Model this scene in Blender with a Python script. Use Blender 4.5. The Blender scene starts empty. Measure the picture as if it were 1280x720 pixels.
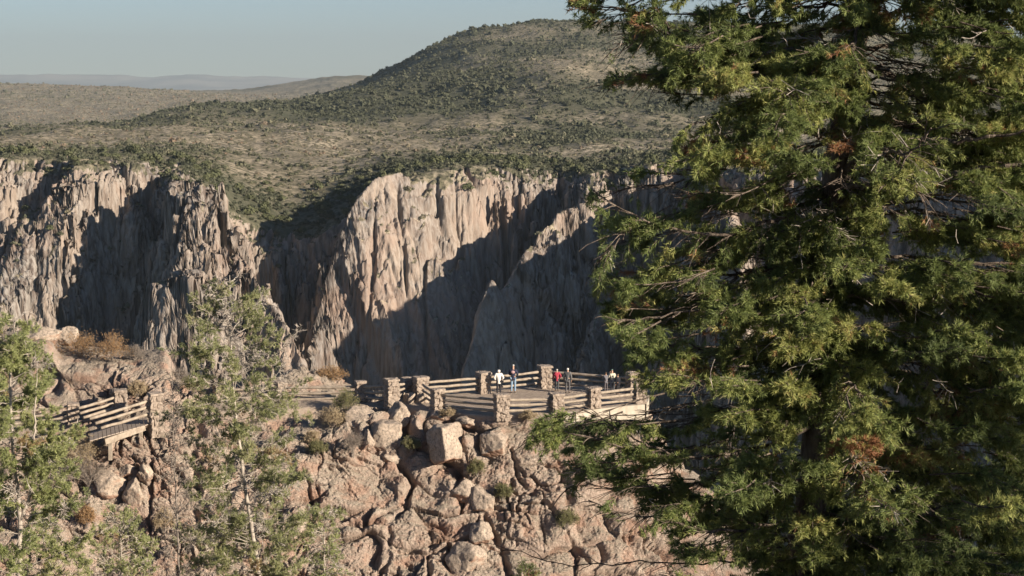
import bpy, bmesh, math, random
import numpy as np
from mathutils import Vector, Matrix, Euler

random.seed(7)
RNG = np.random.default_rng(11)
SC = bpy.context.scene
COL = SC.collection

# ------------------------------------------------------------------ camera geometry
FPX = 2200.0                       # focal length in pixels of a 1280 wide picture
HORIZON = 112.0                    # row of the horizon
TH = math.atan((360 - HORIZON) / FPX)
CT, ST = math.cos(TH), math.sin(TH)

def W(px, py, Y):
    """world point at forward distance Y seen at (px, py)"""
    px = np.asarray(px, float); py = np.asarray(py, float); Y = np.asarray(Y, float)
    dx = (px - 640) / FPX; dv = (360 - py) / FPX
    k = Y / (CT + dv * ST)
    return np.stack(np.broadcast_arrays(dx * k, Y, (-ST + dv * CT) * k), -1)

def V(px, py, Y):
    return Vector([float(c) for c in W(px, py, Y)])

def proj(x, y, z):
    d = y * CT - z * ST
    return 640 + FPX * x / d, 360 - FPX * (y * ST + z * CT) / d

def on_plane(px, py, z):
    """where the ray through (px,py) meets the level z"""
    dx = (px - 640) / FPX; dv = (360 - py) / FPX
    r = Vector((dx, CT + dv * ST, -ST + dv * CT))
    return r * (z / r.z)

# ------------------------------------------------------------------ numpy noise
_g = np.random.default_rng(5)
_P = _g.permutation(256).astype(np.int32); _P = np.concatenate([_P, _P, _P])
_G = _g.normal(size=(256, 3)); _G /= np.linalg.norm(_G, axis=1)[:, None]; _G = _G.astype(np.float32)

def perlin(x, y, z=0.0, seed=0):
    x, y, z = np.broadcast_arrays(np.asarray(x, np.float32), np.asarray(y, np.float32), np.asarray(z, np.float32))
    x = x + seed * 17.31; y = y + seed * 9.17; z = z + seed * 5.43
    fx, fy, fz = np.floor(x), np.floor(y), np.floor(z)
    ix, iy, iz = fx.astype(np.int32) & 255, fy.astype(np.int32) & 255, fz.astype(np.int32) & 255
    x = x - fx; y = y - fy; z = z - fz
    u, v, w = (t * t * t * (t * (t * 6 - 15) + 10) for t in (x, y, z))
    out = 0
    for a in (0, 1):
        wa = u if a else 1 - u
        pa = _P[(ix + a) & 255]
        for b in (0, 1):
            wb = v if b else 1 - v
            pb = _P[pa + ((iy + b) & 255)]
            for c in (0, 1):
                wc = w if c else 1 - w
                g = _G[_P[pb + ((iz + c) & 255)]]
                out = out + wa * wb * wc * (g[..., 0] * (x - a) + g[..., 1] * (y - b) + g[..., 2] * (z - c))
    return out * 1.5

def fbm(x, y, z=0.0, oct=4, seed=0, gain=.5):
    s = 0; a = 1.0; f = 1.0
    for i in range(oct):
        s = s + a * perlin(x * f, y * f, z * f, seed + i * 3.7); a *= gain; f *= 2.03
    return s

def ridged(x, y, z=0.0, oct=3, seed=0, gain=.5):
    s = 0; a = 1.0; f = 1.0; t = 0
    for i in range(oct):
        s = s + a * (1 - 2 * np.abs(perlin(x * f, y * f, z * f, seed + i * 3.7))); t += a; a *= gain; f *= 2.1
    return s / t

def _h(ix, iy, iz, k):
    h = (ix * 374761393 + iy * 668265263 + iz * 2147483647 + k * 974634777) & 0xffffffff
    h = ((h ^ (h >> 13)) * 1274126177) & 0xffffffff
    h = h ^ (h >> 16)
    return (h & 0xffff).astype(np.float32) / 65535.0

def voronoi(x, y, z, seed=0, jit=1.0):
    """F1, F2, two random numbers of the nearest cell"""
    x, y, z = np.broadcast_arrays(x, y, z)
    ix, iy, iz = (np.floor(t).astype(np.int64) for t in (x, y, z))
    F1 = np.full(x.shape, 9.0, np.float32); F2 = F1.copy(); r1 = np.zeros_like(F1); r2 = np.zeros_like(F1)
    for a in (-1, 0, 1):
        for b in (-1, 0, 1):
            for c in (-1, 0, 1):
                cx, cy, cz = ix + a, iy + b, iz + c
                px = cx + .5 + jit * (_h(cx, cy, cz, seed * 7 + 1) - .5)
                py = cy + .5 + jit * (_h(cx, cy, cz, seed * 7 + 2) - .5)
                pz = cz + .5 + jit * (_h(cx, cy, cz, seed * 7 + 3) - .5)
                d = np.sqrt((px - x) ** 2 + (py - y) ** 2 + (pz - z) ** 2).astype(np.float32)
                near = d < F1
                F2 = np.where(near, F1, np.minimum(F2, d))
                F1 = np.where(near, d, F1)
                r1 = np.where(near, _h(cx, cy, cz, seed * 7 + 4), r1)
                r2 = np.where(near, _h(cx, cy, cz, seed * 7 + 5), r2)
    return F1, F2, r1, r2

def voronoi2(x, y, k, seed=0):
    """plan cells that change with the whole number k: edge distance and two random numbers"""
    ix, iy = np.floor(x).astype(np.int64), np.floor(y).astype(np.int64); k = k.astype(np.int64)
    F1 = np.full(x.shape, 9.0, np.float32); F2 = F1.copy(); r1 = np.zeros_like(F1); r2 = np.zeros_like(F1)
    for a in (-1, 0, 1):
        for b in (-1, 0, 1):
            cx, cy = ix + a, iy + b
            h = (cx * 374761393 + cy * 668265263 + k * 1442695041 + seed * 974634777) & 0xffffffff
            h = ((h ^ (h >> 13)) * 1274126177) & 0xffffffff
            h = (h ^ (h >> 16)); h2 = ((h * 2654435761) & 0xffffffff) >> 4
            px = cx + (h & 0xfff) / 4096.0; py = cy + ((h >> 12) & 0xfff) / 4096.0
            d = np.sqrt((px - x) ** 2 + (py - y) ** 2).astype(np.float32)
            near = d < F1
            F2 = np.where(near, F1, np.minimum(F2, d)); F1 = np.where(near, d, F1)
            r1 = np.where(near, (h2 & 0xfff) / 4096.0, r1); r2 = np.where(near, ((h2 >> 12) & 0xfff) / 4096.0, r2)
    return F2 - F1, r1, r2

def sstep(a, b, t):
    t = np.clip((t - a) / (b - a), 0, 1)
    return t * t * (3 - 2 * t)

def blur(a, n, axis, times=2):
    k = np.ones(2 * n + 1) / (2 * n + 1)
    for _ in range(times):
        p = [(0, 0)] * a.ndim; p[axis] = (n, n)
        q = np.pad(a, p, mode='edge')
        c = np.cumsum(np.insert(q, 0, 0, axis=axis), axis=axis)
        m = a.shape[axis]
        hi = np.take(c, np.arange(2 * n + 1, 2 * n + 1 + m), axis=axis)
        lo = np.take(c, np.arange(0, m), axis=axis)
        a = (hi - lo) / (2 * n + 1)
    return a

# ------------------------------------------------------------------ meshes and objects
def mesh_np(name, co, faces, smooth=True, attrs=None):
    """co (n,3); faces: (m,3) or (m,4) int array"""
    co = np.ascontiguousarray(co, np.float32); faces = np.ascontiguousarray(faces, np.int32)
    me = bpy.data.meshes.new(name)
    n = faces.shape[1]
    me.vertices.add(len(co)); me.vertices.foreach_set('co', co.ravel())
    me.loops.add(faces.size); me.loops.foreach_set('vertex_index', faces.ravel())
    me.polygons.add(len(faces))
    me.polygons.foreach_set('loop_start', np.arange(0, faces.size, n, dtype=np.int32))
    me.polygons.foreach_set('loop_total', np.full(len(faces), n, np.int32))
    me.polygons.foreach_set('use_smooth', np.full(len(faces), smooth, bool))
    for k, a in (attrs or {}).items():
        if a.ndim == 1:
            at = me.attributes.new(k, 'FLOAT', 'POINT'); at.data.foreach_set('value', np.ascontiguousarray(a, np.float32))
        else:
            at = me.attributes.new(k, 'FLOAT_COLOR', 'POINT')
            if a.shape[1] == 3: a = np.concatenate([a, np.ones((len(a), 1))], 1)
            at.data.foreach_set('color', np.ascontiguousarray(a, np.float32).ravel())
    me.update(calc_edges=True)
    return me

def grid_faces(nr, nc):
    i = np.arange(nr * nc).reshape(nr, nc)
    return np.stack([i[:-1, :-1], i[:-1, 1:], i[1:, 1:], i[1:, :-1]], -1).reshape(-1, 4)

def link(name, me, mat=None, parent=None, loc=None, rot=None):
    o = bpy.data.objects.new(name, me); COL.objects.link(o)
    if mat is not None and me is not None:
        me.materials.clear(); me.materials.append(mat)
    if parent is not None: o.parent = parent
    if loc is not None: o.location = loc
    if rot is not None: o.rotation_euler = rot
    return o

def tag(o, label=None, cat=None, group=None, kind=None):
    if label: o['label'] = label
    if cat: o['category'] = cat
    if group: o['group'] = group
    if kind: o['kind'] = kind
    return o

def thing(name, label, cat, loc=(0, 0, 0), rot=(0, 0, 0), group=None):
    o = bpy.data.objects.new(name, None); COL.objects.link(o)
    o.location = loc; o.rotation_euler = rot; o.empty_display_size = .3
    return tag(o, label, cat, group)

class MB:
    """collects numpy pieces of triangles into one mesh"""
    def __init__(s): s.v = []; s.f = []; s.n = 0; s.c = []
    def add(s, v, f, c=None):
        v = np.asarray(v, np.float32); f = np.asarray(f, np.int64)
        s.v.append(v); s.f.append(f + s.n); s.n += len(v)
        s.c.append(np.zeros(len(v)) if c is None else np.broadcast_to(np.asarray(c, float), (len(v),)))
    def mesh(s, name, smooth=True):
        return mesh_np(name, np.concatenate(s.v), np.concatenate(s.f), smooth, {'tone': np.concatenate(s.c)})
    def tube(s, pts, rad, n=7, c=0.0, cap=True):
        pts = np.asarray(pts, float); m = len(pts)
        rad = np.broadcast_to(np.asarray(rad, float), (m,))
        t = np.gradient(pts, axis=0); t /= np.maximum(np.linalg.norm(t, axis=1), 1e-9)[:, None]
        ref = np.array([0, 0, 1.0]) if abs(t[0][2]) < .8 else np.array([1.0, 0, 0])
        a = np.cross(t, ref); a /= np.maximum(np.linalg.norm(a, axis=1), 1e-9)[:, None]
        b = np.cross(t, a)
        ang = np.linspace(0, 2 * np.pi, n, endpoint=False)
        ring = pts[:, None] + rad[:, None, None] * (np.cos(ang)[None, :, None] * a[:, None] + np.sin(ang)[None, :, None] * b[:, None])
        v = ring.reshape(-1, 3); f = []
        for i in range(m - 1):
            for j in range(n):
                p, q = i * n + j, i * n + (j + 1) % n
                f += [(p, q, q + n), (p, q + n, p + n)]
        if cap:
            v = np.concatenate([v, pts[:1], pts[-1:]]); k = m * n
            for j in range(n):
                f += [(k, (j + 1) % n, j), (k + 1, (m - 1) * n + j, (m - 1) * n + (j + 1) % n)]
        s.add(v, f, c)
    def box(s, x0, x1, y0, y1, z0, z1, M=None, c=0.0):
        v = np.array([(x, y, z) for z in (z0, z1) for y in (y0, y1) for x in (x0, x1)], float)
        if M is not None: v = np.array([M @ Vector(p) for p in v])
        q = [(0, 2, 3, 1), (4, 5, 7, 6), (0, 1, 5, 4), (2, 6, 7, 3), (0, 4, 6, 2), (1, 3, 7, 5)]
        f = []
        for a, b, cc, d in q: f += [(a, b, cc), (a, cc, d)]
        s.add(v, f, c)

# ------------------------------------------------------------------ materials
class NT:
    def __init__(s, name):
        s.m = bpy.data.materials.new(name); s.m.use_nodes = True
        s.t = s.m.node_tree; s.t.nodes.clear()
        s.out = s.n('ShaderNodeOutputMaterial')
    def n(s, typ, **kw):
        nd = s.t.nodes.new(typ)
        for k, v in kw.items(): setattr(nd, k, v)
        return nd
    def l(s, a, b): s.t.links.new(a, b)
    def put(s, sock, v):
        if isinstance(v, bpy.types.NodeSocket): s.l(v, sock)
        elif isinstance(v, (tuple, list)) and len(v) == 3 and sock.type == 'RGBA': sock.default_value = (*v, 1)
        else: sock.default_value = v
    def coord(s, scale=(1, 1, 1), kind='Object'):
        tc = s.n('ShaderNodeTexCoord'); mp = s.n('ShaderNodeMapping')
        mp.inputs['Scale'].default_value = scale
        s.l(tc.outputs[kind], mp.inputs['Vector']); return mp.outputs[0]
    def noise(s, vec, scale=1, detail=4, rough=.55, dist=0, ntype='FBM'):
        nd = s.n('ShaderNodeTexNoise', noise_type=ntype); s.l(vec, nd.inputs['Vector'])
        nd.inputs['Scale'].default_value = scale; nd.inputs['Detail'].default_value = detail
        nd.inputs['Roughness'].default_value = rough; nd.inputs['Distortion'].default_value = dist
        return nd.outputs['Fac']
    def vor(s, vec, scale=1, feature='F1', out='Distance', rand=1):
        nd = s.n('ShaderNodeTexVoronoi', feature=feature); s.l(vec, nd.inputs['Vector'])
        nd.inputs['Scale'].default_value = scale; nd.inputs['Randomness'].default_value = rand
        return nd.outputs[out]
    def ramp(s, fac, stops, interp='LINEAR'):
        nd = s.n('ShaderNodeValToRGB'); cr = nd.color_ramp; cr.interpolation = interp
        while len(cr.elements) < len(stops): cr.elements.new(.5)
        for e, (p, c) in zip(cr.elements, stops):
            e.position = p; e.color = (c, c, c, 1) if isinstance(c, (int, float)) else (*c, 1)
        s.l(fac, nd.inputs[0]); return nd.outputs[0]
    def mix(s, fac, a, b, blend='MIX'):
        nd = s.n('ShaderNodeMix', data_type='RGBA', blend_type=blend)
        s.put(nd.inputs[0], fac); s.put(nd.inputs[6], a); s.put(nd.inputs[7], b); return nd.outputs[2]
    def math(s, op, a, b=0.0, clamp=False):
        nd = s.n('ShaderNodeMath', operation=op, use_clamp=clamp)
        s.put(nd.inputs[0], a); s.put(nd.inputs[1], b); return nd.outputs[0]
    def attr(s, name, out='Fac'):
        nd = s.n('ShaderNodeAttribute', attribute_name=name); return nd.outputs[out]
    def bump(s, h, strength=.5, dist=1.0, normal=None):
        nd = s.n('ShaderNodeBump'); nd.inputs['Strength'].default_value = strength; nd.inputs['Distance'].default_value = dist
        s.l(h, nd.inputs['Height'])
        if normal is not None: s.l(normal, nd.inputs['Normal'])
        return nd.outputs[0]
    def princ(s, color, rough=.9, normal=None, spec=.2, translucent=0.0, tcolor=None):
        b = s.n('ShaderNodeBsdfPrincipled'); s.put(b.inputs['Base Color'], color); s.put(b.inputs['Roughness'], rough)
        b.inputs['Specular IOR Level'].default_value = spec
        if normal is not None: s.l(normal, b.inputs['Normal'])
        sh = b.outputs[0]
        if translucent:
            t = s.n('ShaderNodeBsdfTranslucent'); s.put(t.inputs['Color'], tcolor if tcolor is not None else color)
            mx = s.n('ShaderNodeMixShader'); mx.inputs[0].default_value = translucent
            s.l(sh, mx.inputs[1]); s.l(t.outputs[0], mx.inputs[2]); sh = mx.outputs[0]
        s.l(sh, s.out.inputs['Surface']); return s.m

def simple_mat(name, c1, c2, scale=5, rough=.85, bump=.3, bdist=.02, spec=.2, stretch=(1, 1, 1)):
    t = NT(name); v = t.coord(stretch)
    n = t.noise(v, scale, 5, .6)
    col = t.mix(t.ramp(n, [(.35, 0), (.65, 1)]), c1, c2)
    return t.princ(col, rough, t.bump(t.noise(v, scale * 3, 4, .6), bump, bdist), spec)
# ------------------------------------------------------------------ camera, sun, sky
cam_d = bpy.data.cameras.new('camera'); cam = bpy.data.objects.new('camera', cam_d); COL.objects.link(cam)
cam_d.sensor_width = 36; cam_d.lens = 36 * FPX / 1280; cam_d.clip_start = .5; cam_d.clip_end = 200000
cam.location = (0, 0, 0); cam.rotation_euler = (math.pi / 2 - TH, 0, 0)
SC.camera = cam

SUN_AZ = math.radians(121.5)      # clockwise from the view direction: right and behind
SUN_EL = math.radians(18.5)
TO_SUN = Vector((math.sin(SUN_AZ) * math.cos(SUN_EL), math.cos(SUN_AZ) * math.cos(SUN_EL), math.sin(SUN_EL)))
sl = bpy.data.lights.new('sun', 'SUN'); sl.energy = 5.0; sl.angle = math.radians(.53); sl.color = (1.0, .85, .68)
so = bpy.data.objects.new('sun', sl); COL.objects.link(so)
so.rotation_euler = TO_SUN.to_track_quat('Z', 'Y').to_euler(); so.location = (60, -30, 40)

wd = bpy.data.worlds.new('World'); SC.world = wd; wd.use_nodes = True
nt = wd.node_tree; nt.nodes.clear()
sky = nt.nodes.new('ShaderNodeTexSky'); sky.sky_type = 'NISHITA'; sky.sun_disc = False
sky.sun_elevation = SUN_EL; sky.sun_rotation = SUN_AZ; sky.altitude = 2400
sky.air_density = 1.05; sky.dust_density = .2; sky.ozone_density = 3.5
bg = nt.nodes.new('ShaderNodeBackground'); bg.inputs[1].default_value = .05
wo = nt.nodes.new('ShaderNodeOutputWorld')
nt.links.new(sky.outputs[0], bg.inputs[0]); nt.links.new(bg.outputs[0], wo.inputs[0])

SC.view_settings.view_transform = 'Standard'; SC.view_settings.look = 'None'
SC.view_settings.exposure = 1.1; SC.view_settings.gamma = 1; SC.view_settings.use_curve_mapping = False
SC.render.engine = 'CYCLES'
SC.cycles.use_denoising = True
SC.cycles.max_bounces = 7; SC.cycles.diffuse_bounces = 4; SC.cycles.transmission_bounces = 4
SC.cycles.volume_bounces = 0; SC.cycles.transparent_max_bounces = 4
# ------------------------------------------------------------------ far side of the canyon, plateau and hills
PXC = np.array([-700, -200, 0, 150, 240, 300, 370, 430, 500, 590, 660, 700, 740, 775, 870, 1000, 1400, 2000], float)
YR = np.array([380, 600, 650, 750, 900, 1100, 1300, 1500, 1750, 2200, 2900, 3600, 4600, 6500, 9000], float)
PYT = np.array([
 # 380 600 650 750 900 1100 1300 1500 1750 2200 2900 3600 4600 6500 9000
 [205, 197, 194, 188, 177, 168, 164, 168, 170, 166, 150, 126, 102, 108, 112],
 [205, 197, 194, 188, 177, 168, 164, 168, 170, 166, 150, 126, 102, 108, 112],
 [205, 197, 193, 187, 176, 167, 162, 168, 170, 166, 150, 126, 104, 109, 112],
 [205, 196, 193, 186, 174, 164, 153, 157, 166, 166, 152, 130, 109, 111, 113],
 [225, 205, 198, 188, 171, 156, 142, 129, 142, 155, 150, 134, 116, 114, 114],
 [360, 290, 240, 198, 172, 156, 143, 131, 134, 133, 142, 134, 122, 113, 114],
 [420, 318, 262, 210, 174, 158, 146, 131, 132, 127, 130, 130, 122, 101, 113],
 [340, 282, 244, 210, 179, 160, 145, 126, 127, 115, 124, 125, 118,  92, 110],
 [240, 219, 209, 200, 180, 163, 137, 108, 118,  77, 105, 112, 112,  98, 110],
 [215, 204, 203, 196, 184, 160, 126,  93,  98,  33,  60,  80,  95, 100, 110],
 [220, 207, 204, 196, 184, 160, 118,  77,  86,  27,  50,  80,  95, 100, 110],
 [235, 215, 208, 197, 184, 160, 117,  73,  84,  26,  50,  80,  95, 100, 110],
 [230, 212, 207, 197, 183, 160, 119,  77,  84,  25,  50,  80,  95, 100, 110],
 [215, 207, 203, 195, 181, 159, 122,  87,  90,  25,  50,  80,  95, 100, 110],
 [220, 200, 196, 190, 178, 158, 124,  89,  92,  27,  50,  80,  95, 100, 110],
 [235, 198, 195, 188, 176, 156, 124,  90,  94,  30,  50,  80,  95, 100, 110],
 [240, 198, 195, 188, 176, 156, 130, 110, 104,  60,  70,  85,  95, 100, 110],
 [240, 198, 195, 188, 176, 156, 140, 130, 120, 100,  95,  95, 100, 100, 110]], float)

# dense, slightly smoothed table of the plateau height in (px, log Y)
_pu = np.linspace(-700, 2000, 541); _lv = np.linspace(math.log(380), math.log(9000), 600)
_t1 = np.stack([np.interp(_lv, np.log(YR), PYT[i]) for i in range(len(PXC))])
_t2 = np.stack([np.interp(_pu, PXC, _t1[:, j]) for j in range(len(_lv))], 1)
_t2 = blur(blur(_t2, 4, 0), 5, 1)
def plateau_py(px, Y):
    a = np.clip((px - _pu[0]) / (_pu[1] - _pu[0]), 0, len(_pu) - 1.001); b = np.clip((np.log(Y) - _lv[0]) / (_lv[1] - _lv[0]), 0, len(_lv) - 1.001)
    i = a.astype(int); j = b.astype(int); a = a - i; b = b - j
    return (_t2[i, j] * (1 - a) * (1 - b) + _t2[i + 1, j] * a * (1 - b) + _t2[i, j + 1] * (1 - a) * b + _t2[i + 1, j + 1] * a * b)

# rim of the far wall in (px, Y)
RIM = [(-700, 560), (-300, 590), (-120, 600), (-30, 585), (30, 596), (45, 612), (60, 604), (95, 588), (125, 592), (140, 606), (160, 601),
       (182, 606), (192, 650), (212, 652), (222, 592), (245, 564), (275, 570), (290, 596), (320, 604), (370, 606), (420, 612),
       (440, 598), (460, 590), (500, 594), (545, 601), (590, 609), (640, 618), (680, 626), (700, 648), (716, 646), (724, 610), (742, 598),
       (752, 606), (758, 636), (768, 640), (776, 612), (815, 606), (838, 598), (846, 628), (858, 622), (868, 582), (950, 566), (1100, 540), (1280, 500), (1400, 455), (1600, 400), (2000, 330)]
RIMW = [W(a, 220, b)[:2] for a, b in RIM]
_rpx = np.array([a for a, b in RIM], float); _rY = np.array([b for a, b in RIM], float)

def seg_dist(x, y, pts, zs=None):
    best = np.full(x.shape, 1e9, np.float32); zz = np.zeros_like(best); side = np.zeros_like(best)
    for k in range(len(pts) - 1):
        ax, ay = pts[k]; bx, by = pts[k + 1]
        ex, ey = bx - ax, by - ay; L = ex * ex + ey * ey
        t = np.clip(((x - ax) * ex + (y - ay) * ey) / L, 0, 1)
        dx, dy = x - (ax + t * ex), y - (ay + t * ey)
        d = np.sqrt(dx * dx + dy * dy)
        m = d < best
        best = np.where(m, d, best)
        side = np.where(m, np.sign(ex * dy - ey * dx), side)
        if zs is not None: zz = np.where(m, zs[k] + t * (zs[k + 1] - zs[k]), zz)
    return best, zz, side

# separate fins and spurs below the rim: crest (px, py, Y), steepness on the left and right of the crest (seen from the camera), jag
FINS = [
 dict(c=[(505, 213, 600), (470, 226, 594), (450, 240, 589), (433, 268, 584), (415, 322, 580), (400, 378, 574), (388, 430, 568), (376, 500, 560), (360, 600, 550)], l=5.5, r=1.5, j=2.5),
 dict(c=[(876, 208, 584), (884, 228, 556), (897, 240, 531), (909, 256, 507), (915, 274, 495), (922, 313, 483), (935, 400, 472), (945, 560, 465)], l=4.4, r=4.2, j=4),
 dict(c=[(735, 232, 600), (730, 256, 585), (702, 262, 578), (672, 291, 566), (658, 312, 558), (640, 346, 552), (626, 366, 548), (614, 352, 545), (603, 372, 541), (592, 420, 536), (578, 470, 528), (560, 560, 515)], l=5.0, r=2.2, j=3),
 dict(c=[(300, 290, 600), (283, 301, 560), (299, 322, 545), (313, 338, 535), (333, 376, 525), (349, 396, 518), (366, 418, 512), (375, 448, 508), (390, 520, 500)], l=3.0, r=5.0, j=3),
 dict(c=[(262, 400, 540), (256, 345, 518), (246, 336, 510), (230, 340, 507), (212, 352, 505), (205, 420, 500), (200, 520, 494)], l=5.0, r=3.2, j=3.5),
 dict(c=[(40, 250, 596), (30, 275, 575), (22, 290, 568), (8, 330, 560), (-10, 380, 550), (-40, 480, 540)], l=4, r=3.4, j=4),
 dict(c=[(100, 215, 596), (92, 235, 582), (76, 262, 573), (58, 300, 566), (40, 360, 560), (20, 440, 550)], l=4, r=3.2, j=4),
 dict(c=[(150, 225, 600), (165, 250, 590), (180, 262, 582), (190, 290, 578), (196, 340, 570), (190, 400, 560), (180, 480, 550)], l=3.4, r=4, j=4),
 dict(c=[(252, 226, 574), (252, 228, 560), (250, 243, 551), (247, 262, 544), (243, 310, 535), (240, 400, 526)], l=4.5, r=4.2, j=3),
 dict(c=[(232, 262, 576), (236, 300, 570), (232, 345, 560), (240, 420, 552)], l=4.2, r=4, j=3),
 dict(c=[(400, 408, 556), (392, 425, 552), (388, 470, 545)], l=6, r=5, j=2),
 dict(c=[(790, 300, 600), (770, 350, 570), (745, 400, 545), (730, 450, 520), (715, 520, 500)], l=4.2, r=3.6, j=3),
 dict(c=[(860, 330, 560), (850, 380, 540), (830, 430, 510), (800, 520, 480)], l=4.5, r=3.6, j=3),
]
for F in FINS:
    w = [W(*p) for p in F['c']]
    F['xy'] = [(p[0], p[1]) for p in w]; F['z'] = [p[2] for p in w]

def far_height(px, Y):
    """px, Y arrays -> x, z, rim distance"""
    py = plateau_py(px, Y)
    P = W(px, py, Y); x = P[..., 0].astype(np.float32); zp = P[..., 2]
    y = Y.astype(np.float32)
    far = sstep(640, 1000, y)
    zp = zp + fbm(x / 60, y / 60, 0, 4, 3) * (1.6 + far * 4) + fbm(x / 350, y / 350, 0, 3, 9) * far * 10 * sstep(800, 2000, y) * (1 - .6 * sstep(1700, 2000, y)) * (1 - .7 * sstep(2600, 3500, y))
    zp = zp + fbm(x / 14, y / 14, 0, 1, 5) * np.where(y < 700, .7, .3)
    m = y < 740
    H = zp.copy(); D = np.full(x.shape, -99.0)
    xs, ys = x[m], y[m]
    # jointing of the rock: narrow fissures and buttresses, perturbing distances in plan
    wx = xs + 5 * perlin(xs / 30, ys / 30, 0, 21); wy = ys + 5 * perlin(xs / 30, ys / 30, 7, 22)
    butt = 6.0 * ridged(wx / 34, wy / 60, 0, 2, 31) + 3.0 * ridged(wx / 12, wy / 26, 0, 2, 33)
    fis = np.exp(-(perlin(wx / 13, wy / 34, 0, 41) / .05) ** 2) * 5.5 + np.exp(-(perlin(wx / 6, wy / 16, 0, 43) / .07) ** 2) * 2.0
    small = 1.3 * perlin(wx / 3.2, wy / 4, 0, 45) + .6 * perlin(wx / 1.4, wy / 1.4, 0, 46)
    calm = np.exp(-((px[m] - 545) / 110) ** 2)
    # joint blocks: plan cells with a set-back each, changing from level to level
    butt = butt * .55
    joint = -butt * (.8 - .68 * calm) - 7 * ridged(wx / 46, wy / 90, 0, 1, 35) * (px[m] < 300) + fis + small * (1 - .5 * calm)
    d, _, _ = seg_dist(xs, ys, RIMW)
    inside = ys > np.interp(px[m], _rpx, _rY)
    sd = np.where(inside, -d, d)
    jw = 3 * perlin(xs / 22, ys / 22, 4, 81); dr0 = (sd + joint) * 4 + 9 * perlin(xs / 30, ys / 30, 0, 82)
    blk = 0
    for sc_, am, hh, sdn in ((13.0, 9.0, 46.0, 1), (5.2, 4.2, 22.0, 2), (2.1, 1.5, 9.0, 3)):
        e_, ra_, rb_ = voronoi2((xs + jw) / sc_, (ys + jw * .6) / (sc_ * 1.15), np.floor(dr0 / hh + 3 * perlin(xs / 40, ys / 40, sdn, 84)), sdn)
        blk = blk + (ra_ - .5) * am + am * .30 * np.exp(-(e_ / .07) ** 2)
    blk = blk * (1 - .72 * calm) * (1 - .5 * (px[m] < 215))
    joint = joint + blk
    s2 = sd + joint * .8 - 2 + 3.5 * fbm(xs / 9, ys / 9, 0, 3, 57) * sstep(-14, -2, sd)
    s2 = s2 + 1.5
    drop = np.interp(s2, [-18, -9, -2, 1.5, 4.5, 9, 13, 20, 26, 40, 60, 120], [0, 1.4, 5.5, 9.5, 23, 40, 58, 76, 100, 150, 210, 300])
    # ledges
    drop = drop + 1.6 * np.sin(drop / 7.0 + 4 * perlin(xs / 25, ys / 25, 3, 51)) * sstep(0, 12, drop)
    h = zp[m] - drop
    for k, F in enumerate(FINS):
        d, z, side = seg_dist(xs, ys, F['xy'], F['z'])
        sl = np.where(side > 0, F['r'], F['l']) if F['xy'][0][1] > F['xy'][-1][1] else np.where(side > 0, F['l'], F['r'])
        dd = np.maximum(d + joint * .55 * sstep(0, 6, d) + .0, 0)
        zz = z + F['j'] * ridged(xs / 7, ys / 7, 0, 3, 61 + k) - F['j'] * .6
        fh = zz - (np.minimum(dd, 1.2) * 1.5 + np.maximum(dd - 1.2, 0) * sl)
        h = np.maximum(h, fh)
    h = np.maximum(h, -260 + fbm(xs / 20, ys / 20, 0, 2, 8) * 6)
    H[m] = h; D[m] = s2
    return x, H, D

# columns: fine inside the picture, coarse to both sides
cols = np.concatenate([np.linspace(-650, -40, 60, endpoint=False), np.linspace(-30, 900, 880, endpoint=False), np.linspace(900, 1290, 190, endpoint=False), np.linspace(1290, 1950, 60)])
ys = np.concatenate([np.linspace(400, 700, 1000, endpoint=False), np.exp(np.linspace(math.log(700), math.log(8900), 420))])
GX, GY = np.meshgrid(cols, ys)
x_, z_, d_ = far_height(GX, GY)
_, py_ = proj(x_, GY, z_)
seg = np.hypot(np.diff(py_, axis=0), 1.2 * np.diff(GY, axis=0) / GY[1:] * 100) + .02
seg = np.minimum(seg, 30)
seg = blur(blur(seg, 8, 1), 3, 0, 1)
cum = np.concatenate([np.zeros((1, len(cols))), np.cumsum(seg, 0)], 0)
kn = 1000                                   # the cliffs get their own share of the rows, the plateau an even one
cum = np.concatenate([cum[:kn] / cum[kn - 1] * .74, .74 + .26 * np.broadcast_to(np.linspace(0, 1, len(ys) - kn + 1)[1:, None], (len(ys) - kn, len(cols)))], 0)
NR = 1080
tt = np.linspace(0, 1, NR)
FX = np.empty((NR, len(cols))); FY = FX.copy(); FZ = FX.copy(); FD = FX.copy()
for j in range(len(cols)):
    yy = np.interp(tt, cum[:, j], ys)
    FY[:, j] = yy; FZ[:, j] = np.interp(yy, ys, z_[:, j]); FX[:, j] = np.interp(yy, ys, x_[:, j]); FD[:, j] = np.interp(yy, ys, d_[:, j])
def grid_normals(X, Y, Z):
    P = np.stack([X, Y, Z], -1)
    a = np.gradient(P, axis=1); b = np.gradient(P, axis=0)
    n = np.cross(a, b); n /= np.maximum(np.linalg.norm(n, axis=-1), 1e-9)[..., None]
    return n
FPXg0 = np.broadcast_to(cols, FX.shape)
N = grid_normals(FX, FY, FZ); N[N[..., 2] < 0] *= -1
steep = 1 - sstep(.45, .8, blur(np.abs(N[..., 2]), 1, 0, 1))
steep[FY > 740] = 0
calm2 = 1 - .72 * np.exp(-((FPXg0 - 545) / 110) ** 2)
m = FY < 740
x0, y0, z0 = FX[m], FY[m], FZ[m]
F1, F2, r1, r2 = voronoi(x0 / 4.2 + .3 * perlin(x0 / 5, y0 / 5, z0 / 9, 3), y0 / 5, z0 / 15, 1)
disp = (r1 - .5) * 1.3 + .5 * sstep(0, .12, F2 - F1) - .5
Fa, Fb, ra, rb = voronoi(x0 / 1.9, y0 / 1.9, z0 / 5 + .3 * r1, 4)
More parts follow.
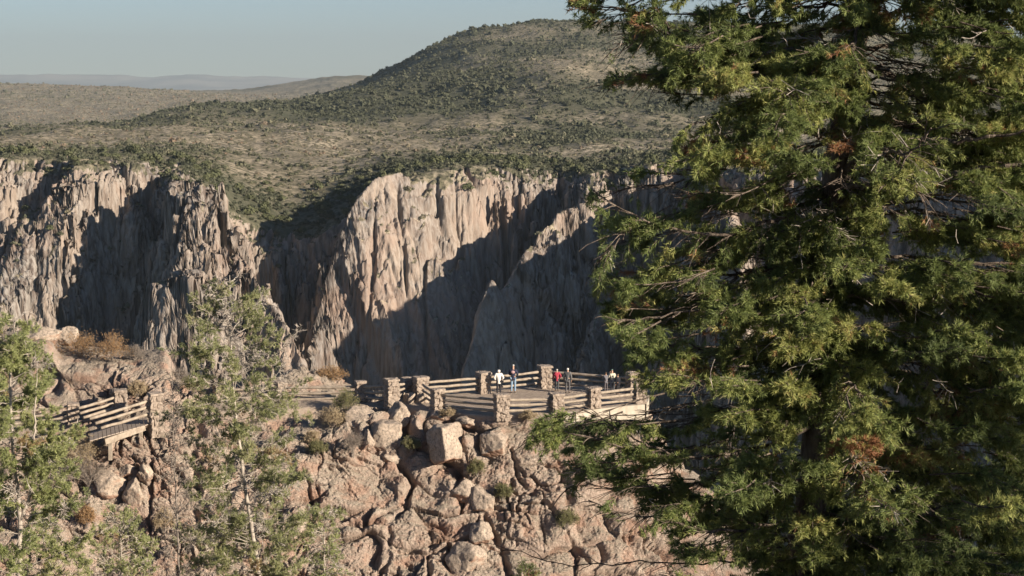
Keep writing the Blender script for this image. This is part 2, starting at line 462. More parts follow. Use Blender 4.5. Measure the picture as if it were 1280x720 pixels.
disp += (ra - .5) * 1.0 + .3 * sstep(0, .12, Fb - Fa) - .3 + .15 * perlin(x0 / 1.3, y0 / 1.3, z0 / 2.2, 78)
F1, F2, r1b, r2b = voronoi(x0 / 11, y0 / 11, z0 / 30 + .4 * r1 * 0, 2)
disp += (r1b - .5) * 2.0
cell = np.zeros(FX.shape); cell[m] = r2b
DD = np.zeros(FX.shape); DD[m] = disp; DD *= calm2
Ns = np.stack([blur(N[..., i], 2, 0, 1) for i in range(3)], -1)
Ns /= np.maximum(np.linalg.norm(Ns, axis=-1), 1e-9)[..., None]
FX2 = FX + Ns[..., 0] * DD * steep; FY2 = FY + Ns[..., 1] * DD * steep; FZ2 = FZ + Ns[..., 2] * DD * steep * .5

# dense-wood mask: woods where they stand, hillside shade painted in (also used for the shrubs)
FPXg = np.broadcast_to(cols, FX.shape)
def wood(px, Y, x):
    n = fbm(x / 90, Y / 140, 0, 3, 91)
    w = .42 + .5 * n
    w = w + .55 * np.exp(-((Y - 1000) / 110) ** 2) * sstep(590, 660, px) * (1 - sstep(800, 880, px))
    w = w + (.30 + .45 * (1 - sstep(440, 600, px))) * sstep(1600, 1800, Y) * sstep(300, 420, px) * (1 - sstep(2500, 2800, Y))  # hill woods, thickened on the left flank to paint in its shade
    w = w + .85 * np.exp(-((Y - 1450) / 170) ** 2) * sstep(60, 140, px) * (1 - sstep(560, 700, px))  # ridge-crest woods; the valley's shade is put in as dark cover
    w = w + .4 * np.exp(-((Y - 1250) / 120) ** 2) * sstep(350, 450, px)
    w = w - .45 * np.exp(-((Y - 870) / 110) ** 2) * (1 - sstep(460, 620, px))
    w = w + .45 * np.exp(-((Y - 665) / 70) ** 2)
    return np.clip(w, 0, 1)
wood_shade_mask = wood(FPXg, FY, FX)
wood_shade_mask = np.where(FY > 2600, -.05 + .35 * fbm(FX / 300, FY / 600, 0, 3, 5), wood_shade_mask)

wood_shade_mask = wood_shade_mask + .5 * sstep(5000, 5600, FY)  # darkens all the ground beyond the hill

t = NT('canyon_rock_and_scrub_ground')
v = t.coord((1, 1, 1))
vs = t.coord((1, 1, .16))
geo = t.n('ShaderNodeNewGeometry')
n1 = t.noise(vs, .12, 6, .65, .5); n2 = t.noise(vs, .9, 5, .6); n3 = t.noise(v, .03, 3, .5)
rock = t.mix(t.ramp(n1, [(.32, 0), (.68, 1)]), (.205, .188, .175), (.345, .32, .29))
rock = t.mix(t.ramp(n2, [(.42, 1), (.56, 0)]), rock, (.14, .115, .10))
rock = t.mix(t.ramp(t.attr('cell'), [(.0, 0), (1, .55)]), rock, (.41, .335, .27))
rock = t.mix(t.math('MULTIPLY', t.ramp(t.noise(v, .05, 3, .5), [(.5, 0), (.68, 1)]), .6), rock, (.34, .25, .20))
g1 = t.noise(v, .035, 6, .7, .3); g2 = t.noise(v, .35, 5, .7)
soil = t.mix(t.ramp(g1, [(.38, 0), (.62, 1)]), (.25, .215, .155), (.48, .41, .305))
soil = t.mix(t.ramp(g2, [(.46, 1), (.56, 0)]), soil, (.135, .125, .085))
soil = t.mix(t.ramp(t.attr('wood'), [(.35, 0), (.9, .85)]), soil, (.078, .085, .055))
sl_ = t.math('ADD', t.attr('steep'), t.math('MULTIPLY', t.math('SUBTRACT', n2, .5), .7))
col = t.mix(t.ramp(sl_, [(.35, 0), (.5, 1)]), soil, rock)
bmp = t.bump(t.noise(vs, 1.3, 8, .75), .8, .9)
mat_far = t.princ(col, .95, bmp, .1)
co = np.stack([FX2, FY2, FZ2], -1).reshape(-1, 3)
me = mesh_np('canyon_terrain', co, grid_faces(NR, len(cols)), True, {'cell': cell.ravel(), 'wood': wood_shade_mask.ravel(), 'steep': steep.ravel()})
tag(link('canyon_terrain', me, mat_far), kind='structure')

# distant mountains
mx = np.linspace(-24000, 24000, 700); my = np.linspace(24000, 33000, 60)
MX, MY = np.meshgrid(mx, my)
mpx = 640 + FPX * MX / 30000
crest = np.interp(mpx, [-1200, -100, 0, 60, 150, 190, 250, 300, 380, 480, 700, 2400], [94, 93, 93, 92, 94, 96, 93, 94, 97, 99, 100, 100]) + .9 * fbm(mpx / 60, 0 * mpx, 0, 4, 2) - 1.6 * np.abs(perlin(mpx / 38, 0, 0, 8)) + 1.2 * perlin(mpx / 17, 0, 0, 9) + .8
zc = (112 - crest) / FPX * 30000
prof = np.interp(MY, [24000, 26500, 28500, 30000, 31500, 33000], [-.6, .15, .62, 1, .8, -.2])
MZ = zc * prof + fbm(MX / 1500, MY / 1500, 0, 5, 12) * 42 * sstep(24000, 26000, MY) * (1 - sstep(29500, 30500, MY) * .6)
t = NT('far_mountain_ground'); v = t.coord()
t.princ(t.mix(t.ramp(t.noise(v, .0006, 5, .6), [(.4, 0), (.6, 1)]), (.15, .16, .17), (.34, .31, .28)), .95)
me = mesh_np('distant_mountains', np.stack([MX, MY, MZ], -1).reshape(-1, 3), grid_faces(60, 700))
tag(link('distant_mountains', me, t.m), kind='structure')
# broad valley floor between the plateau and the mountains
vx = np.linspace(-26000, 26000, 80); vy = np.linspace(5000, 26000, 60)
VX, VY = np.meshgrid(vx, vy)
VZ = -60 + fbm(VX / 3000, VY / 3000, 0, 3, 33) * 25 - 40
me = mesh_np('valley_floor', np.stack([VX, VY, VZ], -1).reshape(-1, 3), grid_faces(60, 80))
tag(link('valley_floor', me, t.m), kind='structure')
# ------------------------------------------------------------------ scrub and woods on the plateau
t = NT('scrub_leaves')
tone = t.attr('tone')
c = t.ramp(tone, [(0, (.085, .092, .062)), (.35, (.14, .142, .095)), (.6, (.19, .18, .122)), (.8, (.23, .19, .14)), (1, (.26, .195, .14))])
mat_scrub = t.princ(c, .95, None, .05, .12)
t = NT('juniper_leaves')
nz = t.noise(t.coord(), 1.5, 3)
mat_juniper = t.princ(t.mix(nz, (.06, .072, .040), (.15, .155, .085)), .95, None, .05, .12)
mat_twigwood = simple_mat('grey_bark', (.16, .135, .115), (.32, .28, .24), 8, .95, .5, .02)

def clump_shape(ntri, rng, size=.34):
    """one bush of radius 1: loose triangles spread through an uneven dome"""
    u = rng.normal(size=(ntri, 3)); u /= np.linalg.norm(u, axis=1)[:, None]
    u[:, 2] = np.abs(u[:, 2]) * 1.0 - .15
    rr = rng.uniform(.55, 1.0, ntri)[:, None]
    c = u * rr
    az = np.arctan2(u[:, 1], u[:, 0]); lump = 1 + .22 * np.sin(az * 3 + rng.uniform(0, 6)) + .12 * np.sin(az * 5 + 2)
    c[:, :2] *= lump[:, None]
    n = u + rng.normal(size=(ntri, 3)) * .45
    n /= np.linalg.norm(n, axis=1)[:, None]
    a = np.cross(n, rng.normal(size=(ntri, 3))); a /= np.linalg.norm(a, axis=1)[:, None]; b = np.cross(n, a)
    s = size * rng.uniform(.6, 1.3, ntri)[:, None]
    return np.stack([c + a * s, c - a * s * .6 + b * s * .8, c - a * s * .5 - b * s * .8], 1).reshape(-1, 3)

srng = np.random.default_rng(3)
SH = {k: [clump_shape(k, srng, sz) for _ in range(7)] for k, sz in ((16, .6), (30, .46), (70, .32))}
# cell centres of the terrain
Cx = (FX2[:-1, :-1] + FX2[1:, 1:]) / 2; Cy = (FY2[:-1, :-1] + FY2[1:, 1:]) / 2; Cz = (FZ2[:-1, :-1] + FZ2[1:, 1:]) / 2
area = np.abs((FX2[:-1, 1:] - FX2[:-1, :-1]) * (FY2[1:, :-1] - FY2[:-1, :-1]))
Nz = np.abs(N[:-1, :-1, 2])
cpx, cpy = proj(Cx, Cy, Cz)
wd_ = wood_shade_mask[:-1, :-1]
inview = (cpx > -40) & (cpx < 1290) & (Cy > 560) & (Cy < 5200)
dens = 1.55 * (.0085 + .034 * np.clip(wd_ - .25, 0, 1) ** 1.2) * inview * sstep(.38, .7, Nz)
dens = dens * np.where(cpx > 880, .4, 1) * np.interp(Cy, [560, 720, 1200, 2300, 5200], [2.6, 2.3, 1.1, .7, .02])
dens = np.where(Cy < 700, dens * 1.2 * (Cz > -75), dens)
exp_ = (dens * area).ravel()
cntp = srng.poisson(exp_)
idx = np.repeat(np.arange(exp_.size), cntp)
print('SCRUB', len(idx))
ci, cj = np.unravel_index(idx, area.shape)
a = srng.random(len(idx)); b = srng.random(len(idx))
def bil(G): return (G[ci, cj] * (1 - a) + G[ci, cj + 1] * a) * (1 - b) + (G[ci + 1, cj] * (1 - a) + G[ci + 1, cj + 1] * a) * b
sx, sy, sz = bil(FX2), bil(FY2), bil(FZ2)
sw = wd_[ci, cj]
rad = np.clip(srng.lognormal(-.30, .42, len(idx)), .5, 2.6) * (.8 + .55 * sw) * np.interp(sy, [600, 900, 2200, 5000], [.95, 1.05, 1.25, 3.0])
tall = srng.uniform(.7, 1.15, len(idx)) * (1 + .1 * sstep(1200, 2000, sy))
base = np.clip(.62 - .75 * sw + srng.normal(0, .2, len(idx)) + .18 * fbm(sx / 40, sy / 60, 0, 2, 71), 0, 1)
# the individuals along the far rim
near_rim = np.where((sy < 690) & (rad > 1.0))[0]
own = near_rim[np.argsort(-(rad[near_rim] / sy[near_rim]))][:230]
isown = np.zeros(len(idx), bool); isown[own] = True
mb_v, mb_f, mb_c = [], [], []; off = 0
for k, lo, hi in ((70, 0, 760), (30, 760, 1250), (16, 1250, 99999)):
    sel = np.where((sy >= lo) & (sy < hi) & ~isown)[0]
    for q in range(7):
        s_ = sel[q::7]
        if not len(s_): continue
        sh = SH[k][q]
        an = srng.uniform(0, 6.283, len(s_)); ca, sa = np.cos(an), np.sin(an)
        v = np.empty((len(s_), len(sh), 3), np.float32)
        v[..., 0] = sx[s_, None] + rad[s_, None] * (sh[:, 0] * ca[:, None] - sh[:, 1] * sa[:, None])
        v[..., 1] = sy[s_, None] + rad[s_, None] * (sh[:, 0] * sa[:, None] + sh[:, 1] * ca[:, None])
        v[..., 2] = sz[s_, None] + rad[s_, None] * tall[s_, None] * (sh[:, 2] + .25)
        mb_v.append(v.reshape(-1, 3)); mb_c.append(np.repeat(base[s_], len(sh)))
vv = np.concatenate(mb_v); cc = np.concatenate(mb_c)
me = mesh_np('plateau_scrub', vv, np.arange(len(vv)).reshape(-1, 3), False, {'tone': cc})
print('SCRUB tris', len(vv) // 3)
tag(link('plateau_scrub', me, mat_scrub), label='grey green scrub and low woods covering the plateau and hills beyond the canyon', cat='scrub', kind='stuff')

# individual junipers: crown and short trunk, three kinds sharing meshes
protos = []
for q in range(4):
    sh = clump_shape(150, srng, .24)
    mc = mesh_np('crown', sh + [0, 0, .42], np.arange(len(sh)).reshape(-1, 3), False)
    mb = MB(); mb.tube([(0, 0, -.5), (.05, 0, .1), (.0, .05, .6)], [.1, .08, .04], 6)
    protos.append((mc, mb.mesh('trunk')))
for i, k in enumerate(own):
    mc, mt = protos[i % 4]
    o = thing('rim_juniper', 'small dark juniper bush among the many scattered along the far canyon rim', 'juniper',
              (sx[k], sy[k], sz[k]), (0, 0, srng.uniform(0, 6)), 'junipers scattered along the far rim')
    o.scale = (rad[k], rad[k], rad[k] * tall[k])
    link('crown', mc, mat_juniper, o); link('trunk', mt, mat_twigwood, o)

# haze
t = NT('haze_air'); pv = t.n('ShaderNodeVolumePrincipled')
pv.inputs['Color'].default_value = (.45, .54, .60, 1); pv.inputs['Density'].default_value = 5e-5; pv.inputs['Anisotropy'].default_value = .0
t.l(pv.outputs[0], t.out.inputs['Volume'])
mb = MB(); mb.box(-29000, 29000, -300, 34500, -420, 1000)
tag(link('haze', mb.mesh('haze', False), t.m), kind='stuff', label='thin pale haze in the air over the canyon', cat='haze')
# ------------------------------------------------------------------ near rim: the rocky point with the overlook on it
PZ = float(W(650, 490, 113.0)[2])            # level of the overlook's floor
P_ = None
NEAR = {                                      # px: r1..r10 as (Y, py); py None = on the overlook's level
 -300: [(98, 740), (101, 650), (103, 600), (104, 570), (105, 556), (106, 545), (108.5, 515), (110, 470), (111.5, 428), (116, 408)],
 0:   [(98, 740), (101, 650), (103, 600), (104, 570), (105, 556), (106, 545), (108.5, 515), (110, 470), (111.5, 428), (116, 408)],
 40:  [(98, 740), (101, 650), (103, 600), (104, 572), (105, 556), (106, 545), (108.0, 512), (110, 468), (111.5, 424), (116, 409)],
 62:  [(98, 740), (101, 650), (103, 600), (104, 572), (105, 558), (106, 548), (108.0, 511), (109.6, 478), (110.2, 440), (115, 411)],
 75:  [(98, 740), (101, 650), (103, 600), (104, 572), (105, 558), (106, 548), (108.0, 510), (108.9, 478), (109.8, 457), (116, 424)],
 130: [(98, 740), (101, 655), (103, 605), (103.6, 582), (104.2, 562), (105.5, 552), (108.0, 508), (108.9, 476), (110.0, 459), (116, 427)],
 165: [(98, 740), (101, 655), (102.6, 610), (103.4, 580), (104.2, 560), (105.3, 550), (107.6, 506), (108.9, 476), (110.3, 457), (115, 430)],
 185: [(98, 740), (101, 650), (102.6, 605), (103.6, 575), (104.3, 553), (105.2, 545), (107.2, 503), (108.9, 472), (110.6, 446), (114, 432)],
 210: [(98, 740), (101, 650), (102.6, 605), (103.8, 572), (104.6, 552), (105.4, 543), (107.2, 503), (109, 471), (110.8, 445), (113, 433)],
 217: [(98, 740), (101, 650), (102.6, 605), (104.0, 568), (105.0, 545), (105.9, 528), (108, 505), (110, 484), (111.0, 472), (113, 468)],
 240: [(98, 740), (101, 650), (102.6, 605), (104.0, 562), (105.4, 538), (106.6, 514), (109, 503), (111, 492), (112, 486), (114, 482)],
 300: [(98.5, 740), (101, 650), (103, 600), (104.0, 562), (105.6, 535), (107, 513), (109.5, 500), (111, 492), (112, 487), (114, 483)],
 350: [(98.5, 740), (101, 650), (103, 600), (104.0, 562), (105.8, 532), (107.5, 511), (110, 498), (111, 490), (112, 484), (114, 480)],
 400: [(98.5, 740), (101, 650), (103, 600), (104.0, 564), (106, 530), (108, 506), (110.5, 493), (112, 482), (113, 475), (115, 470)],
 430: [(98.5, 740), (101, 650), (103, 600), (104.0, 566), (106, 532), (108, 508), (110.5, 494), (112, 482), (113, 475), (115, 470)],
 446: [(98.5, 740), (101, 650), (103, 600), (104.2, 564), (106, 532), (108, 508), (109.6, 500), (110.5, 497), (111, 495), (113, 490)],
 500: [(98.5, 740), (101, 652), (103, 600), (104.6, 560), (106.6, 526), (108.4, 508), (109.5, P_), (110.5, P_), (112, P_), (113.5, P_)],
 545: [(98.5, 740), (101, 655), (103, 598), (104.6, 558), (105.9, 526), (106.5, P_), (109, P_), (111, P_), (113, P_), (114.5, P_)],
 600: [(99, 740), (101.2, 660), (102.8, 598), (103.8, 556), (104.5, 527), (105.0, P_), (108, P_), (111, P_), (113, P_), (114.6, P_)],
 626: [(99, 740), (101.4, 660), (102.8, 598), (103.6, 556), (104.2, 528), (104.6, P_), (108, P_), (111, P_), (113, P_), (115.2, P_)],
 690: [(99, 740), (101.6, 660), (103.0, 598), (104.2, 552), (105.0, 530), (105.4, P_), (108, P_), (111, P_), (113, P_), (116, P_)],
 740: [(99.5, 740), (102, 660), (103.8, 598), (105.4, 550), (106.3, 531), (106.8, P_), (109, P_), (111, P_), (113, P_), (115.4, P_)],
 790: [(100, 740), (103, 655), (105, 596), (106.8, 550), (107.7, 527), (108.1, P_), (109.6, P_), (111, P_), (112.4, P_), (113.6, P_)],
 803: [(100, 740), (103.4, 655), (105.6, 596), (107.4, 552), (108.0, 527), (108.4, P_), (109.6, P_), (110.6, P_), (111.6, P_), (112.6, P_)],
 812: [(100, 740), (103.6, 660), (106, 600), (107.8, 560), (108.8, 538), (109.4, 531), (110, 528), (110.6, 526), (111.2, 526), (112, 526)],
 826: [(100, 740), (103.8, 665), (106.2, 612), (108, 580), (109, 562), (109.6, 554), (110, 550), (110.6, 548), (111.2, 547), (112, 547)],
 860: [(100, 745), (103.8, 690), (106, 650), (107.8, 625), (109, 610), (109.6, 604), (110, 600), (110.6, 599), (111.2, 598), (112, 598)],
 950: [(100, 800), (103.6, 745), (106, 715), (107.8, 700), (109, 692), (109.6, 690), (110, 688), (110.6, 687), (111.2, 686), (112, 686)],
 1100: [(98, 900), (101, 860), (103, 840), (105, 820), (107, 812), (108, 808), (109, 805), (110, 803), (111, 802), (112, 802)],
 1500: [(96, 1000), (99, 960), (101, 940), (103, 920), (105, 912), (106, 908), (107, 905), (108, 903), (109, 902), (110, 902)],
}
keys = sorted(NEAR)
PK = 14
tab = np.zeros((len(keys), PK, 2))           # (Y, z)
for i, k in enumerate(keys):
    rr = NEAR[k]
    pts = [(93, float(W(k, 930, 93)[2]))] + [(Y, PZ if py is None else float(W(k, py, Y)[2])) for Y, py in rr]
    Yl, zl = pts[-1]
    pts += [(Yl + 2.2, zl - 9), (Yl + 9, zl - 55), (Yl + 40, -240)]
    tab[i] = pts
nrows = [90, 100, 80, 60, 50, 30, 50, 55, 45, 35, 34, 14, 8]
kk = np.concatenate([np.linspace(i, i + 1, n, endpoint=False) for i, n in enumerate(nrows)] + [[13.0]])
ncol = np.concatenate([np.linspace(-300, -10, 60, endpoint=False), np.linspace(-10, 850, 900, endpoint=False), np.linspace(850, 1500, 90)])
tabc = np.stack([np.stack([np.interp(ncol, keys, tab[:, k, c]) for k in range(PK)]) for c in (0, 1)], -1)   # PK, ncol, 2
NYg = np.stack([np.interp(kk, range(PK), tabc[:, j, 0]) for j in range(len(ncol))], 1)
NZg = np.stack([np.interp(kk, range(PK), tabc[:, j, 1]) for j in range(len(ncol))], 1)
KK = np.broadcast_to(kk[:, None], NYg.shape); PXn = np.broadcast_to(ncol, NYg.shape)
NYs = blur(blur(NYg, 3, 1), 3, 0); NZs = blur(blur(NZg, 3, 1), 3, 0)
dv_ = None
# x from px at that (Y, z): px = 640 + F x / d
NXs = (PXn - 640) / FPX * (NYs * CT - NZs * ST)
Nn = grid_normals(NXs, NYs, NZs); Nn[Nn[..., 1] > .6] *= 1
Nb = np.stack([blur(blur(Nn[..., i], 14, 0, 1), 14, 1, 1) for i in range(3)], -1)
Nb *= np.where((Nb[..., 2] - Nb[..., 1]) < 0, -1, 1)[..., None]
Nb /= np.maximum(np.linalg.norm(Nb, axis=-1), 1e-9)[..., None]
x0, y0, z0 = NXs, NYs, NZs
wx = x0 + .9 * fbm(x0 / 3, y0 / 3, z0 / 3, 2, 11); wy = y0 + .6 * fbm(x0 / 3, y0 / 3, z0 / 3, 2, 12); wz = z0 + .6 * fbm(x0 / 4, y0 / 3, z0 / 2.5, 2, 13)
# beds of uneven thickness, each cut by its own vertical joints
def bedded(x, y, z, th, wj, seed, tilt=.05):
    q = (z + tilt * x + .10 * y) / th + .75 * fbm(x / 8, y / 8, z / 9, 2, seed) + .45 * perlin(x / 40, y / 40, z / (2.6 * th), seed + 1)
    L = np.floor(q); fq = q - L
    eL = np.minimum(fq, 1 - fq) * th
    F1, F2, r1, r2 = voronoi(x / wj + L * 3.71, y / (wj * 1.3), L * 5.5 + .5, seed, 1.0)
    eJ = (F2 - F1) * wj * .6
    rl = _h((L + 1000).astype(np.int64), np.full(L.shape, 7, np.int64), np.full(L.shape, 3, np.int64), seed)
    return eL, eJ, r1, r2, rl
eL, eJ, ar, as_, rl = bedded(wx, wy, wz, 1.9, 3.4, 11)
eL2, eJ2, br, bs, rl2 = bedded(wx + .3 * perlin(x0, y0, z0, 4), wy, wz + .15 * perlin(x0, y0, z0, 5), .62, 1.25, 23, .12)
C1, C2, cr_, cs = voronoi(wx / .55, wy / .55, wz / .36, 13)
A1, A2, a3, a4 = voronoi(wx / 2.0 + .5 * perlin(x0 / 1.5, y0 / 1.5, z0 / 1.5, 6), wy / 2, wz / 1.5, 15)
cov = sstep(-.35, .25, fbm(x0 / 9, y0 / 9, z0 / 6, 2, 41))            # bedded or massive
frac = sstep(-.15, .4, fbm(x0 / 5, y0 / 5, z0 / 4, 2, 15))            # where the rock is broken small
bld = np.exp(-((PXn - 520) / 90) ** 2 - ((KK - 4.6) / 1.1) ** 2)     # tumbled blocks under the overlook
open_ = sstep(-.1, .5, perlin(x0 / 3, y0 / 3, z0 / 2, 44))            # some joints gape, most are closed
crack1 = np.maximum(np.exp(-(eJ / .16) ** 2), np.exp(-(eL / .12) ** 2)) * cov * (.25 + .75 * open_)
crack2 = np.maximum(np.exp(-(eJ2 / .07) ** 2), np.exp(-(eL2 / .05) ** 2)) * frac
G1, G2, g1_, g2_ = voronoi(x0 / .27 + .6 * perlin(x0 * 2, y0 * 2, z0 * 2, 71), y0 / .27, z0 / .2, 31)
rough = (g1_ - .5) * .13 * (.4 + frac) - .05 * np.exp(-((G2 - G1) / .12) ** 2) + .05 * ridged(x0 * 4.5, y0 * 4.5, z0 * 5.5, 2, 72) + .15 * fbm(x0 / 1.9, y0 / 1.9, z0 / 1.6, 5, 14, .52) + .05 * ridged(x0 * 1.6, y0 * 1.6, z0 * 2, 3, 16) - .08 * np.clip(perlin(x0 * 2.4, y0 * 2.4, z0 * 2.8, 19), 0, 1)
D3 = cov * ((ar - .5) * 1.0 + (rl - .5) * .7 + .22 * sstep(0, .5, np.minimum(eJ, eL))) - .65 * crack1 \
     + (.3 + .7 * frac) * ((br - .5) * .42 + (rl2 - .5) * .25 + .10 * sstep(0, .15, np.minimum(eJ2, eL2))) - .26 * crack2 \
     + (.25 + .75 * frac) * ((cr_ - .5) * .26 + .05 * sstep(0, .25, C2 - C1)) + rough + 1.1 * fbm(x0 / 6.5, y0 / 6.5, z0 / 6, 3, 29) \
     + bld * ((a3 - .5) * 1.2 + .5 * sstep(0, .35, A2 - A1) - .3)
# the deep clefts of the face, as they run on the real rock (columns and rows on the undisplaced sheet)
CLEFTS = [([(499, 574), (512, 600), (506, 628), (486, 647), (444, 651)], 4, 1.3), ([(568, 582), (574, 600), (572, 622)], 7, 1.3),
          ([(434, 649), (488, 651), (486, 687), (470, 722)], 4, 1.1), ([(488, 680), (540, 688), (580, 676), (612, 655)], 3, .8), ([(538, 689), (536, 730)], 3, .9),
          ([(606, 640), (618, 665), (630, 690), (640, 730)], 4, 1.1), ([(386, 600), (392, 641), (434, 643)], 3, .9), ([(700, 598), (710, 630)], 7, 1.1),
          ([(98, 602), (104, 626)], 9, 1.2), ([(114, 624), (148, 624)], 2.5, .6), ([(150, 622), (155, 597), (142, 582)], 3.5, 1.0), ([(192, 582), (185, 615), (182, 634)], 4, 1.2),
          ([(180, 640), (186, 665), (174, 673)], 4, 1.0), ([(118, 684), (175, 671)], 2.5, .7), ([(50, 459), (93, 464), (127, 471), (160, 472)], 2.5, .8),
          ([(420, 560), (470, 566), (500, 574)], 3, .7), ([(590, 600), (600, 640), (594, 690)], 3, .6), ([(640, 560), (650, 600), (690, 640), (740, 700)], 3, .7),
          ([(560, 640), (600, 625), (640, 640)], 3, .6), ([(330, 600), (350, 640), (345, 700)], 4, .9), ([(240, 560), (250, 610), (235, 660)], 4, .9),
          ([(400, 690), (430, 700)], 3, .8), ([(270, 640), (330, 650)], 3, .8), ([(70, 640), (66, 700)], 3, .9), ([(436, 530), (450, 560)], 4, .8), ([(596, 545), (606, 572)], 9, 1.0)]
qx, qy = proj(x0, y0, z0)
qx = qx + 5 * perlin(x0 * .9, y0 * .9, z0 * .9, 61) + 2 * perlin(x0 * 3, y0 * 3, z0 * 3, 62); qy = qy + 4 * perlin(x0 * .9, y0 * .9, z0 * .9, 63) + 2 * perlin(x0 * 3, y0 * 3, z0 * 3, 64)
cleft = np.zeros(x0.shape)
for pl, wpx, dep in CLEFTS:
    (ax, ay), (bx, by) = np.min(pl, 0), np.max(pl, 0)
    msk = (qx > ax - 30) & (qx < bx + 30) & (qy > ay - 30) & (qy < by + 30) & (KK < 10)
    dd, _, _ = seg_dist(qx[msk], qy[msk], pl)
    cleft[msk] = np.maximum(cleft[msk], dep * .62 * np.clip(.75 + 1.1 * perlin(x0[msk] * .7, y0[msk] * .7, z0[msk] * .7, 66), .12, 1) * np.exp(-(dd / (wpx * .85)) ** 2))
D3 = D3 - cleft
crack1 = np.maximum(crack1, np.clip(cleft, 0, 1))
# calm on the floor of the overlook and the paths
flat = sstep(5.55, 6.05, KK) * (1 - sstep(9.9, 10.1, KK)) * sstep(470, 520, PXn) * (1 - sstep(800, 808, PXn))
pathm = sstep(5.7, 6.0, KK) * (1 - sstep(6.8, 7.1, KK)) * sstep(215, 245, PXn) * (1 - sstep(470, 500, PXn))
under = np.exp(-((KK - 6.4) / .8) ** 2) * (1 - sstep(195, 220, PXn)) * .85
sil = sstep(8.6, 9.6, KK) * (1 - sstep(230, 260, PXn)) * .35
ledge = sstep(6.9, 7.4, KK) * (1 - sstep(10, 10.4, KK)) * (1 - sstep(205, 222, PXn)) * .35
amp = np.clip(1 - ledge - flat * .985 - pathm * .93 - under - sil, .01, 1)
amp *= 1 - .55 * sstep(4.6, 5.5, KK) * sstep(480, 540, PXn)
amp *= 1 - .4 * sstep(10.5, 12, KK)
D3 = D3 * amp - .25 * amp
NX = NXs + Nb[..., 0] * D3; NY = NYs + Nb[..., 1] * D3; NZ = NZs + Nb[..., 2] * D3
path_attr = np.clip(flat + pathm, 0, 1)

t = NT('near_rock_pink_and_grey')
v = t.coord(); vl = t.coord((1, 1, 3.2))
cell = t.attr('cell'); cell2 = t.attr('cell2'); crk = t.attr('crack')
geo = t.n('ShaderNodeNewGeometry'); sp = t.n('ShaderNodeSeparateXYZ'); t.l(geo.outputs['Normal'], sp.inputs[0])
nA = t.noise(vl, .45, 6, .65, .4); nB = t.noise(v, 3.2, 5, .7); nC = t.noise(v, 12, 4, .7)
c = t.mix(t.ramp(cell, [(.15, 0), (.85, 1)]), (.57, .435, .36), (.67, .565, .475))
c = t.mix(t.ramp(nA, [(.35, 1), (.62, 0)]), c, (.46, .36, .29))
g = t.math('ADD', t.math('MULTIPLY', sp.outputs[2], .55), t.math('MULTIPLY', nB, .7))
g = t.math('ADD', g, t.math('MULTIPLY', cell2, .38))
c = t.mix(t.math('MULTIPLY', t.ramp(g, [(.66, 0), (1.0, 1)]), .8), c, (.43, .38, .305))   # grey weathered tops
c = t.mix(t.math('MULTIPLY', t.ramp(crk, [(.25, 0), (.9, 1)]), .75), c, (.33, .19, .135))  # red in the clefts
c = t.mix(t.math('MULTIPLY', t.ramp(nC, [(.36, 1), (.52, 0)]), .55), c, (.23, .18, .14))
nD = t.noise(v, 7, 9, .85); c = t.mix(t.math('MULTIPLY', t.ramp(nD, [(.36, 1), (.44, 0)]), .6), c, (.20, .15, .115))
nE = t.noise(v, 2.6, 8, .8); c = t.mix(t.math('MULTIPLY', t.ramp(nE, [(.54, 0), (.66, 1)]), .6), c, (.66, .56, .46))
c = t.mix(t.math('MULTIPLY', t.ramp(t.noise(v, .9, 3, .5), [(.52, 0), (.66, 1)]), .65), c, (.52, .33, .245))
gr = t.mix(t.ramp(t.noise(v, 6, 5, .7), [(.35, 0), (.65, 1)]), (.48, .385, .305), (.62, .52, .42))
c = t.mix(t.attr('path'), c, gr)
b0 = t.bump(t.noise(v, 1.6, 10, .8), 1.0, .5)
b1 = t.bump(t.noise(v, 6, 8, .8), 1.0, .12, b0)
b2 = t.bump(t.ramp(t.vor(v, 4.5, 'DISTANCE_TO_EDGE'), [(0, 0), (.08, 1)]), .35, .05, b1)
mat_near = t.princ(c, .95, b2, .12)
attrs = {'cell': ar.ravel() * .6 + br.ravel() * .4, 'cell2': as_.ravel() * .6 + bs.ravel() * .4,
         'crack': np.maximum(crack1, crack2 * .7 * (.3 + .7 * frac)).ravel() * (1 - path_attr.ravel()), 'path': path_attr.ravel()}
me = mesh_np('rocky_point', np.stack([NX, NY, NZ], -1).reshape(-1, 3), grid_faces(*NX.shape), True, attrs)
tag(link('rocky_point', me, mat_near), kind='structure')

# slope between the camera and the point
gx = np.linspace(-90, 90, 150); gy = np.linspace(-25, 104, 130)
SX, SY = np.meshgrid(gx, gy)
SZ = -2.2 - .335 * SY + fbm(SX / 14, SY / 14, 0, 4, 71) * 1.4 - .004 * np.maximum(SX, 0) ** 1.6
me = mesh_np('near_slope', np.stack([SX, SY, SZ], -1).reshape(-1, 3), grid_faces(130, 150))
mat_slope = simple_mat('stony_soil', (.24, .17, .12), (.36, .28, .2), .8, .95, .5, .1)
tag(link('near_slope', me, mat_slope), kind='structure')

def near_z(px, Y):
    """height of the point's surface at picture column px and depth Y (undisplaced, then real)"""
    j = int(np.argmin(abs(ncol - px)))
    rows = slice(0, int(np.searchsorted(kk, 10.0)))
    return float(np.interp(Y, NY[rows, j], NZ[rows, j]))

